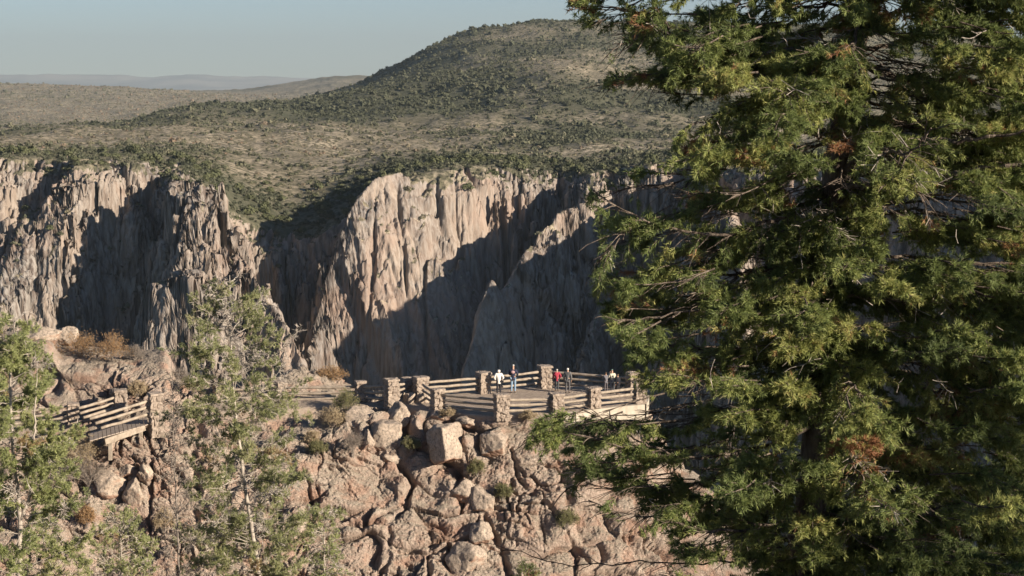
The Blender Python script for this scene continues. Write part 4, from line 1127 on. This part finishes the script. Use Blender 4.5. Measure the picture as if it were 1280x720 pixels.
# ---- the big conifer at right, near the camera --------------------------------
rg = np.random.default_rng(101)
D0 = 16.0
def L_(pts, rr):                             # limb from picture points with depth offsets
    return (np.array([W(a, b, D0 + c) for a, b, c in pts]), rr)
trunk_pts = np.array([W(985, 900, 16.1), W(1000, 740, 16.0), W(1018, 600, 16), W(1030, 450, 16), W(1040, 300, 16), W(1044, 200, 16), W(1062, 90, 16), W(1085, -10, 16.05), W(1105, -150, 16.1)])
limbs = [
 L_([(1062, 90, 0), (1000, 60, -.3), (930, 70, -.5), (880, 45, -.6), (830, 50, -.6), (800, 20, -.6), (760, 5, -.6), (722, 2, -.6)], .028),
 L_([(850, 48, -.6), (815, 30, -.7), (790, 50, -.7), (760, 62, -.8)], .012),
 L_([(905, 60, -.5), (880, 80, -.4), (840, 92, -.3), (790, 95, -.2), (745, 108, -.2)], .010),
 L_([(840, 50, -.6), (828, 20, -.6), (812, -5, -.6), (790, -40, -.6)], .016),
 L_([(1050, 140, 0), (980, 120, -.6), (930, 125, -.8), (880, 150, -.9), (850, 165, -.9)], .024),
 L_([(1045, 200, 0), (980, 185, .4), (920, 195, .5), (870, 215, .5), (850, 245, .5)], .024),
 L_([(1042, 255, 0), (980, 270, -.5), (910, 295, -.8), (860, 292, -.9), (800, 275, -1.0), (765, 255, -1.0), (742, 238, -1.0)], .022),
 L_([(800, 275, -1.0), (775, 300, -1.0), (755, 318, -1.0), (748, 330, -1.0)], .008),
 L_([(1040, 320, 0), (970, 335, .3), (900, 345, .2), (840, 350, 0), (780, 345, 0), (745, 352, 0)], .022),
 L_([(1036, 370, 0), (960, 390, -.7), (890, 385, -1.0), (820, 395, -1.1), (770, 405, -1.1), (755, 395, -1.1)], .022),
 L_([(1032, 430, 0), (960, 440, .5), (900, 445, .6), (850, 425, .7), (800, 440, .7), (780, 452, .7)], .020),
 L_([(1028, 470, 0), (960, 490, -.6), (910, 480, -.9), (860, 470, -1), (820, 462, -1.0), (800, 470, -1)], .018),
 L_([(1024, 530, 0), (950, 560, -.5), (880, 575, -.9), (810, 565, -1.1), (750, 552, -1.2), (700, 535, -1.3), (668, 540, -1.3), (655, 548, -1.3)], .024),
 L_([(840, 570, -1.0), (790, 545, -1.1), (760, 530, -1.2), (735, 512, -1.2), (690, 522, -1.3), (668, 528, -1.3)], .010),
 L_([(1018, 590, 0), (950, 620, .4), (880, 625, .4), (810, 610, .3), (750, 595, .2), (715, 600, .2), (700, 620, .2)], .022),
 L_([(1012, 640, 0), (950, 660, -.7), (890, 665, -1.0), (830, 650, -1.0), (770, 640, -1.1), (735, 625, -1.1)], .020),
 L_([(1008, 690, 0), (940, 700, .3), (870, 705, .3), (800, 700, .2), (720, 712, .2), (650, 690, .2), (600, 678, .2)], .012),
 L_([(1003, 720, 0), (940, 735, -.8), (880, 730, -1), (830, 720, -1)], .018),
 L_([(1040, 230, 0), (1075, 190, -.2), (1110, 200, -.3), (1130, 245, -.4), (1150, 226, -.4), (1200, 214, -.5), (1290, 206, -.7), (1400, 200, -1)], .045),
 L_([(1044, 200, 0), (1100, 160, -.4), (1165, 178, -.6), (1230, 176, -.8), (1320, 150, -1)], .035),
]
for q in range(64):                          # the rest of the whorls, all round the trunk
    y_ = -60 + (q + rg.random()) * 13.2
    az = rg.uniform(-.75, 1.25) * math.pi / 1.0 if q % 3 else rg.uniform(-.5, .5)
    base = W(np.interp(y_, [-150, 90, 300, 600, 900], [1105, 1062, 1040, 1018, 985]), y_, 16)
    ln = rg.uniform(1.6, 3.1) * (1.0 if math.cos(az) > 0 else .62)
    d_ = np.array([math.cos(az), math.sin(az) * .8, rg.uniform(-.25, .15)])
    p1 = base + d_ * ln * .4 + [0, 0, rg.uniform(-.1, .12)]; p2 = base + d_ * ln * .75 + [0, 0, rg.uniform(-.25, .1)]; p3 = base + d_ * ln + [0, 0, rg.uniform(-.2, .25)]
    limbs.append((np.array([base, p1, p2, p3]), rg.uniform(.014, .028)))

LBy = [-80, 0, 30, 60, 85, 110, 125, 150, 180, 205, 222, 240, 262, 300, 330, 345, 400, 440, 470, 492, 505, 515, 530, 560, 590, 620, 650, 680, 700, 730]
LBx = [715, 708, 716, 728, 742, 752, 820, 845, 838, 836, 728, 730, 738, 745, 750, 738, 748, 782, 785, 800, 830, 690, 655, 653, 672, 712, 765, 795, 835, 845]
HOLES = [(1180, 258, 55, 22), (1118, 262, 18, 14), (915, 225, 16, 20), (900, 272, 32, 13), (1020, 8, 40, 12), (1100, 52, 26, 10), (942, 330, 14, 12), (915, 345, 12, 12), (855, 330, 16, 10),
         (1205, 170, 22, 12), (925, 8, 12, 10), (1115, 8, 18, 10), (865, 60, 22, 8), (800, 75, 10, 16), (870, 490, 22, 16), (845, 520, 26, 18), (905, 505, 20, 12), (960, 555, 12, 10), (1210, 560, 22, 10), (780, 630, 14, 10), (880, 675, 24, 12), (770, 300, 18, 12), (830, 245, 30, 30), (840, 300, 24, 16), (800, 120, 40, 16), (770, 690, 60, 22), (785, 512, 52, 20), (840, 520, 28, 22), (745, 610, 26, 14), (820, 600, 18, 14), (1140, 460, 20, 12), (990, 240, 12, 14), (1240, 330, 20, 12), (1060, 600, 14, 10)]
def crown_ok(P):
    px, py = proj(P[:, 0], P[:, 1], P[:, 2])
    edge = np.interp(py, LBy, LBx) + 10 * perlin(P[:, 0] * 2.2, P[:, 1], P[:, 2] * 2.2, 55)
    ok = px > edge
    for cx, cy, rx, ry in HOLES:
        ok &= ((px - cx) / rx) ** 2 + ((py - cy) / ry) ** 2 > .55 + .9 * rg.random(len(px))
    # thin places where whatever is behind shows through
    thin = perlin(P[:, 0] * 1.15, P[:, 1] * .6, P[:, 2] * 1.35, 57) + .35 * perlin(P[:, 0] * 3.1, P[:, 1] * 1.5, P[:, 2] * 3.6, 59)
    ok &= (thin < np.where(px < 900, .17, .27)) | (px > 1180)
    return ok

woody, leaf, dead = MB(), MB(), MB()
tp = smooth_path(trunk_pts, 40)
tw = MB(); tw.tube(tp + .02 * rg.normal(size=tp.shape), np.interp(np.linspace(0, 1, 40), [0, .3, .75, 1], [.17, .14, .10, .05]), 14)
A_, B_, RA, RB = [], [], [], []; TP, TT, TL, TN = [], [], [], []; DA, DB = [], []
for li, (pts, r0) in enumerate(limbs):
    n = 26; c = smooth_path(pts, n); c[1:-1] += rg.normal(size=(n - 2, 3)) * .012
    woody.tube(c, np.linspace(r0, r0 * .22, n), 6)
    total = np.linalg.norm(np.diff(c, axis=0), axis=1).sum()
    tg = unit(np.gradient(c, axis=0))
    big = li < 20
    nbr = int(total * (17 if not (li == 16) else 5))
    patch = rg.random() * .3
    for b in range(nbr):
        u = .16 + .84 * (b + rg.random()) / nbr
        if li in (18, 19) and .25 < u < .9 and rg.random() < .7: continue
        i = min(int(u * (n - 1)), n - 2); p0 = c[i] + (c[i + 1] - c[i]) * rg.random()
        out = unit(np.cross(tg[i], [0, 0, 1.0])) * (1 if rg.random() < .5 else -1)
        ln = rg.uniform(.22, .55) * (1.1 - .55 * u) * (1.15 if not big else .95)
        d_ = unit(tg[i] * rg.uniform(.4, 1.1) + out * rg.uniform(.2, .8) + np.array([0, 0, rg.uniform(-.6, .25)]))
        ns = 5; q = [p0]
        for s in range(ns):
            q.append(q[-1] + unit(d_ + np.array([0, 0, -.10 * s]) + rg.normal(size=3) * .12) * ln / ns)
        q = np.array(q)
        A_.append(q[:-1]); B_.append(q[1:]); RA.append(np.linspace(.006, .0025, ns)); RB.append(np.linspace(.005, .002, ns))
        bt = .42 + .30 * perlin(p0[0] * .9, p0[1] * .9, p0[2] * .9, 58) + rg.normal() * .12
        if rg.random() < .035: bt = rg.uniform(.90, 1.0)
        bare = rg.random() < .07
        nt_ = int(ln / .022)
        uu = rg.uniform(.1, 1, nt_) * ns; ii = np.minimum(uu.astype(int), ns - 1)
        P = q[ii] + (q[ii + 1] - q[ii]) * (uu - ii)[:, None]
        sd = unit(q[ii + 1] - q[ii]); R = unit(rg.normal(size=(nt_, 3)) * [1, 1, .7])
        T = unit(sd * rg.uniform(.5, 1.2, (nt_, 1)) + R * .75 + [0, 0, -.12])
        Ls = rg.uniform(.05, .13, nt_)
        if bare:
            DA.append(P); DB.append(P + T * Ls[:, None] * 1.3); continue
        TP.append(P); TT.append(T); TL.append(Ls); TN.append(np.full(nt_, bt) + rg.normal(0, .10, nt_))
# sprays filling the crown between the limbs, towards the viewer and away
for q in range(620):
    py_ = rg.uniform(-50, 770); ed = np.interp(py_, LBy, LBx)
    px_ = ed + 12 + (1330 - ed) * rg.random() ** 1.0
    tip = W(px_, py_, 16 + rg.normal(0, .75) - .2)
    tx = np.interp(py_, [-150, 90, 300, 600, 900], [1105, 1062, 1040, 1018, 985]); tb = W(tx, py_ - 10, 16)
    out = unit(tip - tb); ln = rg.uniform(.45, .85)
    start = tip - out * ln + np.array([0, 0, rg.uniform(-.05, .15)])
    c = smooth_path(np.array([start, (start + tip) / 2 + rg.normal(size=3) * .04, tip]), 10)
    woody.tube(c, np.linspace(.008, .003, 10), 4)
    bt = .42 + .34 * perlin(tip[0] * .9, tip[1] * .9, tip[2] * .9, 58) + rg.normal() * .13
    if rg.random() < .03: bt = rg.uniform(.90, 1.0)
    for b in range(13):
        i = int(rg.uniform(1, 8.99)); sgn = rg.choice([-1, 1]); sd0 = unit(c[i + 1] - c[i])
        lat = unit(np.cross(sd0, [0, 0, 1.0])) * sgn
        d_ = unit(sd0 * rg.uniform(.6, 1.2) + lat * rg.uniform(.2, .9) + [0, 0, rg.uniform(-.55, .25)]); l2 = rg.uniform(.12, .30) * (1.25 - .06 * i)
        e = c[i] + d_ * l2
        A_.append(c[i][None]); B_.append(e[None]); RA.append(np.array([.0035])); RB.append(np.array([.0018]))
        nt_ = int(l2 / .018); w_ = rg.uniform(.1, 1, nt_)
        P = c[i] + (e - c[i]) * w_[:, None]; R = unit(rg.normal(size=(nt_, 3)) * [1, 1, .7])
        TP.append(P); TT.append(unit(d_ * rg.uniform(.5, 1.2, (nt_, 1)) + R * .75 + [0, 0, -.1])); TL.append(rg.uniform(.04, .11, nt_)); TN.append(np.full(nt_, bt) + rg.normal(0, .10, nt_))
A_, B_, RA, RB = (np.concatenate(a) for a in (A_, B_, RA, RB))
ribbon_tubes(woody, A_, B_, RA, RB)
TP, TT, TL, TN = (np.concatenate(a) for a in (TP, TT, TL, TN))
ok = crown_ok(TP + TT * TL[:, None]); TP, TT, TL, TN = TP[ok], TT[ok], TL[ok], TN[ok]
print('TWIGS', len(TP))
ribbon_tubes(woody, TP, TP + TT * TL[:, None], .0022, .0012)
needles(leaf, TP, TT, TL, 21, .052, .0078, np.where(TN < .88, np.clip(TN, 0, .84), TN), rg, .6)
# pale dead twigs, most of them round the middle of the trunk
for q in range(330):
    if q < 150: a = W(rg.normal(1030, 34), rg.normal(225, 45), 16 - rg.uniform(.1, .6))
    else: a = W(rg.uniform(760, 1300), rg.uniform(-10, 720), 16 + rg.uniform(-1.2, .6))
    d_ = unit(rg.normal(size=3) * [1, .6, 1] + [0, 0, -.3]); ln = rg.uniform(.10, .42); ns = 6; p = a
    for s in range(ns):
        d_ = unit(d_ + rg.normal(size=3) * .28); p2 = p + d_ * ln / ns
        DA.append(p[None]); DB.append(p2[None])
        if rg.random() < .5: DA.append(p2[None]); DB.append((p2 + unit(d_ + rg.normal(size=3)) * ln * .25)[None])
        p = p2
DA, DB = np.concatenate(DA), np.concatenate(DB)
okd = crown_ok(DB); DA, DB = DA[okd], DB[okd]
ribbon_tubes(dead, DA, DB, .0032, .0022)
org = tuple(trunk_pts[0])
def place(mb, name, mat, root, o, smooth=False):
    me_ = mb.mesh(name, smooth); a = np.empty(len(me_.vertices) * 3, np.float32); me_.vertices.foreach_get('co', a)
    a = a.reshape(-1, 3) - np.array(o, np.float32); me_.vertices.foreach_set('co', a.ravel()); me_.update()
    return link(name, me_, mat, root)
root = thing('conifer_tree', 'large dense green conifer filling the right side, very near, with rusty sprays and dead twigs', 'tree', org)
place(tw, 'trunk', mat_bark_dark, root, org, True); place(woody, 'branches', mat_bark_dark, root, org); place(leaf, 'crown', mat_needle, root, org); place(dead, 'dead_twigs', mat_dead, root, org)

# ---- general small conifer -----------------------------------------------------
def small_conifer(name, label, trunks, limbspec, Dm, mat_leaf, mat_bark, seed, twig_gap, nb, bl, bw, bare_p, tone0, brush=1.0, droop=.0, dead_n=0, rbranch=.012, r0=.09, extra=None, cat='tree', sub=1.0):
    rg = np.random.default_rng(seed)
    tr, wd_m, lf, dd = MB(), MB(), MB(), MB()
    TP, TT, TL, TN, A_, B_, DA, DB = [], [], [], [], [], [], [], []
    for tk in trunks:
        c = smooth_path(np.array([W(a, b, Dm + (c_[0] if c_ else 0)) for a, b, *c_ in tk['p']]), 40)
        c[1:-1] += rg.normal(size=(38, 3)) * .012
        tr.tube(c, np.linspace(tk['r'], tk['r'] * .15, 40), 9)
    for (bx, by, az, ln, up, dens) in limbspec(rg):
        base = W(bx, by, Dm)
        d_ = np.array([math.cos(az), math.sin(az), up]); d_ = d_ / np.linalg.norm(d_)
        ns = 9; q = [base]
        for s in range(ns):
            d_ = unit(d_ + rg.normal(size=3) * .13 + np.array([0, 0, (.05 if s > 4 else -droop * .1)])); q.append(q[-1] + d_ * ln / ns)
        q = np.array(q); wd_m.tube(q, np.linspace(rbranch, rbranch * .25, ns + 1), 4)
        nb2 = max(5, int(ln / .065 * sub))
        isdead = rg.random() < bare_p
        ltone = tone0 + rg.normal(0, .12)
        if rg.random() < .05: ltone = .95
        for b in range(nb2):
            u = rg.uniform(.2, 1) ** .75 * ns; i = min(int(u), ns - 1); p0 = q[i] + (q[i + 1] - q[i]) * (u - i)
            sd = unit(q[i + 1] - q[i]); dv = unit(sd * .8 + unit(rg.normal(size=3)) * .8 + [0, 0, .1])
            l2 = rg.uniform(.12, .38) * brush * (1.15 - .4 * u / ns); e = p0 + dv * l2
            A_.append(p0[None]); B_.append(e[None])
            if isdead or rg.random() < bare_p * .5:
                for _ in range(4):
                    w_ = rg.random(); DA.append((p0 + (e - p0) * w_)[None]); DB.append((p0 + (e - p0) * w_ + unit(dv + rg.normal(size=3) * .8) * l2 * .5)[None])
                continue
            if rg.random() > dens: continue
            nt_ = max(2, int(l2 / twig_gap)); w_ = rg.uniform(.2, 1.0, nt_)
            P = p0 + (e - p0) * w_[:, None]; T = unit(dv + rg.normal(size=(nt_, 3)) * .6)
            TP.append(P); TT.append(T); TL.append(rg.uniform(.05, .14, nt_) * brush); TN.append(np.full(nt_, ltone) + rg.normal(0, .10, nt_))
    ribbon_tubes(wd_m, np.concatenate(A_), np.concatenate(B_), .0085, .004)
    TP, TT, TL, TN = (np.concatenate(a) for a in (TP, TT, TL, TN))
    if extra: k = extra(TP, rg); TP, TT, TL, TN = TP[k], TT[k], TL[k], TN[k]
    ribbon_tubes(wd_m, TP, TP + TT * TL[:, None], .005, .003)
    few = dead_n < 15
    needles(lf, TP, TT, TL, nb, bl, bw, np.clip(TN, 0, 1), rg, .9)
    for _ in range(dead_n):
        tk = trunks[0]['p']; a = tk[rg.integers(1, len(tk))]; b_ = tk[max(0, list(tk).index(a) - 1)]
        w_ = rg.random(); p = W(a[0] * w_ + b_[0] * (1 - w_), a[1] * w_ + b_[1] * (1 - w_), Dm)
        d_ = unit(rg.normal(size=3) + [0, 0, .3]); ln = rg.uniform(.4, 1.5)
        for s in range(7):
            d_ = unit(d_ + rg.normal(size=3) * .25); p2 = p + d_ * ln / 7; DA.append(p[None]); DB.append(p2[None])
            if rg.random() < .8: DA.append(p2[None]); DB.append((p2 + unit(d_ + rg.normal(size=3)) * ln * .22)[None])
            p = p2
    org = tuple(W(*trunks[0]['p'][0][:2], Dm))
    root = thing(name, label, cat, org)
    if DA and few: ribbon_tubes(wd_m, np.concatenate(DA), np.concatenate(DB), .010, .006); DA = None
    place(tr, 'trunk', mat_bark, root, org, True); place(wd_m, 'branches', mat_bark, root, org); place(lf, 'crown', mat_leaf, root, org)
    if DA: ribbon_tubes(dd, np.concatenate(DA), np.concatenate(DB), .010, .006); place(dd, 'dead_twigs', mat_dead, root, org)
    return root

def side(rg):                                # an azimuth spread over all sides
    return rg.uniform(0, 2 * math.pi)
m50 = lambda px: px / FPX * 52.0
def mid_spec(rg):
    out = []
    for q in range(150):
        y = 352 + (q / 150) ** .9 * 400
        x = np.interp(y, [345, 480, 600, 760], [287, 290, 305, 325])
        R = np.interp(y, [345, 385, 420, 470, 520, 600, 700, 760], [14, 62, 96, 112, 100, 98, 118, 125])
        az = side(rg); R = R * rg.uniform(.5, 1.12) * (1.05 if math.cos(az) > 0 else .88)
        out.append((x, y + R * .22, az, m50(R), rg.uniform(.05, .55), .82 if y < 520 else .95))
    return out
small_conifer('pine_tree', 'sparse half bare pine standing left of centre with many grey twigs', [dict(p=[(330, 800), (325, 720), (305, 600), (290, 480), (288, 420), (287, 344)], r=.085)],
              mid_spec, 52.0, mat_needle_mid, mat_bark_pale, 7, .038, 13, .09, .016, .24, .45, dead_n=80)
def left_spec(rg):
    out = []
    for q in range(118):
        y = 405 + (q / 118) ** .95 * 340
        x = np.interp(y, [398, 470, 560, 640, 760], [18, 12, 15, 25, 22])
        R = np.interp(y, [398, 430, 470, 520, 580, 620, 650, 720, 760], [12, 45, 68, 84, 80, 62, 110, 150, 160])
        az = side(rg); R = R * rg.uniform(.45, 1.08)
        out.append((x, y + R * .12, az, R / FPX * 45, rg.uniform(-.05, .42), .95 if y < 600 else .6))
    return out
small_conifer('pine_tree', 'bright green pine with two pale slender stems at the left edge', [dict(p=[(22, 800), (24, 700), (26, 640), (15, 560), (12, 470), (19, 396)], r=.085), dict(p=[(25, 650), (40, 620), (43, 560), (44, 500), (48, 450)], r=.05)],
              left_spec, 45.0, mat_needle_left, mat_bark_pale, 17, .026, 15, .085, .017, .08, .45, dead_n=20, brush=1.1)
def snag_spec(rg):
    return [(216 + (y - 450) * .03, y, side(rg), rg.uniform(8, 34) * (y - 420) / 260 / FPX * 50, rg.uniform(-.1, .5), .25) for y in np.linspace(470, 740, 60)]
small_conifer('dead_pine', 'thin bare dark snag between the green pine and the sparse pine', [dict(p=[(226, 800), (224, 720), (219, 600), (216, 500), (215, 442)], r=.04)],
              snag_spec, 50.0, mat_needle_mid, simple_mat('dark_snag_bark', (.10, .085, .075), (.24, .21, .18), 12), 27, .09, 6, .06, .011, .75, .3, rbranch=.008)
def tip_spec(rg):
    return [(658, 712 + q * 1.5, side(rg), (2 + q * .9) / FPX * 45, rg.uniform(.2, .7), 1.0) for q in range(30)]
small_conifer('young_pine', 'tip of a small dark green pine poking up at the bottom edge', [dict(p=[(656, 800), (657, 750), (658, 706)], r=.03)],
              tip_spec, 45.0, mat_needle, mat_bark_dark, 37, .035, 9, .06, .012, .0, .3)
# low green growth of young pines under the left trees
for i, (cx, top, hw, lab) in enumerate([(150, 640, 52, 'bushy young pine low between the left green pine and the dead snag'), (404, 640, 30, 'thin young pine on the right of the sparse pine, low against the rock')]):
    def ys_spec(rg, cx=cx, top=top, hw=hw):
        return [(cx, top + q * 2.2, side(rg), hw * min(1, .25 + q / 30) * rg.uniform(.5, 1.1) / FPX * 48, rg.uniform(.1, .6), .8) for q in range(50)]
    small_conifer('young_pine', lab, [dict(p=[(cx + 4, 800), (cx + 2, 700), (cx, top - 6)], r=.035)], ys_spec, 48.0, mat_needle_left, mat_bark_pale, 47 + i, .04, 10, .075, .019, .2, .45, dead_n=8)

# unseen conifer added outside the picture to shade the big conifer's right-hand side
rgn = np.random.default_rng(5)
nbp = np.array([11.2, 11.2, -4.2])
tk_, lf_ = MB(), MB()
tk_.tube([tuple(nbp + [0, 0, -4]), tuple(nbp + [0, 0, 2]), tuple(nbp + [.1, 0, 5])], [.2, .15, .03], 9)
PP, TT_, LL = [], [], []
for q in range(700):
    h = rgn.uniform(0, 6.5); R = np.interp(h, [0, 2, 6.5], [2.2, 2.3, .2]) * rgn.uniform(.3, 1); az = rgn.uniform(0, 6.283)
    d_ = np.array([math.cos(az), math.sin(az), rgn.uniform(-.2, .3)]); a = nbp + [0, 0, h - 1.5] + d_ * R
    PP.append(a[None] + rgn.normal(size=(9, 3)) * .13); TT_.append(unit(np.broadcast_to(d_, (9, 3)) + rgn.normal(size=(9, 3)) * .7)); LL.append(np.full(9, .16))
    if q % 8 == 0: tk_.tube([tuple(nbp + [0, 0, h - 1.5]), tuple(a)], [.03, .01], 5)
needles(lf_, np.concatenate(PP), np.concatenate(TT_), np.concatenate(LL), 10, .09, .022, np.full(6300, .4), rgn)
root = thing('conifer_tree', 'unseen conifer added right of the large near conifer to shade it', 'tree', tuple(nbp))
place(tk_, 'trunk', mat_bark_dark, root, nbp, True); place(lf_, 'crown', mat_needle, root, nbp)

# ---- shrubs on the point -----------------------------------------------------------
def shrub_mat(name, a, b, c):
    return leaf_mat(name, [(0, a), (.5, b), (1, c)], .25)
SHM = {'orange': shrub_mat('autumn_leaves', (.22, .14, .07), (.36, .23, .12), (.47, .33, .18)),
       'straw': shrub_mat('dry_straw', (.30, .23, .15), (.42, .34, .22), (.50, .42, .28)),
       'grey': shrub_mat('grey_twigs', (.16, .135, .115), (.27, .235, .20), (.36, .31, .26)),
       'green': shrub_mat('olive_leaves', (.10, .11, .05), (.19, .19, .09), (.28, .26, .13))}
def shrub(px, py, wpx, hpx, kind, seed, label, fwd=.25, dens=1.0):
    rg = np.random.default_rng(seed); p = near_hit(px, py + hpx * .35); Y = p.y - fwd
    base = V(px, py + hpx * .5, Y)
    rx, rz = wpx * Y / FPX / 2, hpx * Y / FPX
    st, lf = MB(), MB(); A_, B_, C_ = [], [], []
    for q in range(34):
        az = rg.uniform(0, 6.283); k = rg.uniform(.15, 1)
        tip = np.array([math.cos(az) * rx * k, math.sin(az) * rx * k * .8, rz * rg.uniform(.55, 1.0) * (1 - .35 * k)])
        m = tip * [.35, .35, .55] + rg.normal(size=3) * .03 * rx
        A_ += [np.zeros(3) + rg.normal(size=3) * .05, m]; B_ += [m, tip]
        C_.append(tip); C_.append((m + tip) / 2 + rg.normal(size=3) * .1 * rx)
        for _ in range(3):
            t2 = tip + rg.normal(size=3) * .16 * rx; A_.append((m + tip) / 2); B_.append(t2); C_.append(t2)
    ribbon_tubes(st, A_, B_, .012, .005)
    C_ = np.array(C_); n = int(9 * dens)
    P = (C_[:, None] + rg.normal(size=(len(C_), n, 3)) * [.11 * rx, .11 * rx, .09 * rz]).reshape(-1, 3)
    P[:, 2] = np.maximum(P[:, 2], .02)
    T = unit(rg.normal(size=P.shape) + [0, 0, .8])
    needles(lf, P, T, np.full(len(P), .07), 7, .075 if kind != 'grey' else .09, .020 if kind != 'grey' else .008, np.clip(.5 + rg.normal(0, .25, len(P)), 0, 1), rg, .9)
    root = thing('shrub', label, 'shrub', base, (0, 0, 0), 'dry shrubs on the rocky point')
    link('stems', st.mesh('stems', False), mat_twigwood, root); link('leaves', lf.mesh('leaves', False), SHM[kind], root)
SB = [(100, 434, 60, 32, 'orange', 1, 'orange brown bush on the left ledge, nearest the green pine'),
      (140, 436, 54, 36, 'orange', 2, 'large orange brown bush on the left ledge, right of its neighbour'),
      (168, 441, 24, 18, 'grey', 3, 'low grey bush at the right end of the ledge bushes'),
      (172, 487, 24, 20, 'straw', 4, 'tawny tuft on the rock just above the wooden deck'),
      (106, 566, 50, 44, 'straw', 5, 'straw coloured bush in front of the wooden deck, by the green pine'),
      (112, 590, 62, 34, 'grey', 6, 'wide grey twiggy bush below the wooden deck'),
      (140, 566, 34, 20, 'straw', 7, 'small dry bush directly under the wooden deck'),
      (413, 468, 40, 16, 'orange', 8, 'orange bush on the skyline where the path fence starts'),
      (432, 505, 34, 34, 'green', 9, 'grey green bush in front of the path fence, left of the pillar'),
      (416, 522, 34, 26, 'straw', 10, 'pale dry tuft on the bank below the path fence'),
      (441, 553, 26, 34, 'grey', 11, 'grey twiggy tuft left of the broad square boulder'),
      (513, 556, 22, 16, 'green', 12, 'small olive tuft growing among the boulders'),
      (766, 532, 32, 22, 'grey', 13, 'brownish bush against the foot of the pale retaining wall'),
      (600, 536, 20, 14, 'straw', 14, 'small dry tuft on the bank below the near fence'),
      (596, 585, 22, 20, 'green', 15, 'olive tuft beside the pitted boulder, on the face'),
      (396, 560, 24, 20, 'green', 16, 'green tuft on the face, right of the sparse pine'),
      (628, 615, 26, 20, 'green', 17, 'olive tuft in a cleft in the middle of the face'),
      (708, 648, 30, 26, 'green', 18, 'olive bush low on the right part of the face'),
      (242, 480, 30, 26, 'green', 19, 'green bush by the corner of the ledge, left of the sparse pine'),
      (226, 470, 22, 18, 'grey', 20, 'grey twiggy bush at the drop beside the left ledge'),
      (205, 650, 26, 30, 'straw', 21, 'dry grass clump at the foot of the dead snag'),
      (108, 645, 24, 30, 'orange', 22, 'yellow bush in the red hollow below the wooden deck'),
      (390, 548, 22, 18, 'straw', 23, 'dry tuft on the rock edge right of the sparse pine'),
      (660, 520, 22, 10, 'straw', 24, 'low dry grass under the near fence of the overlook'),
      (560, 516, 20, 8, 'straw', 25, 'low dry grass at the foot of the first near post')]
for s_ in SB: shrub(*s_)
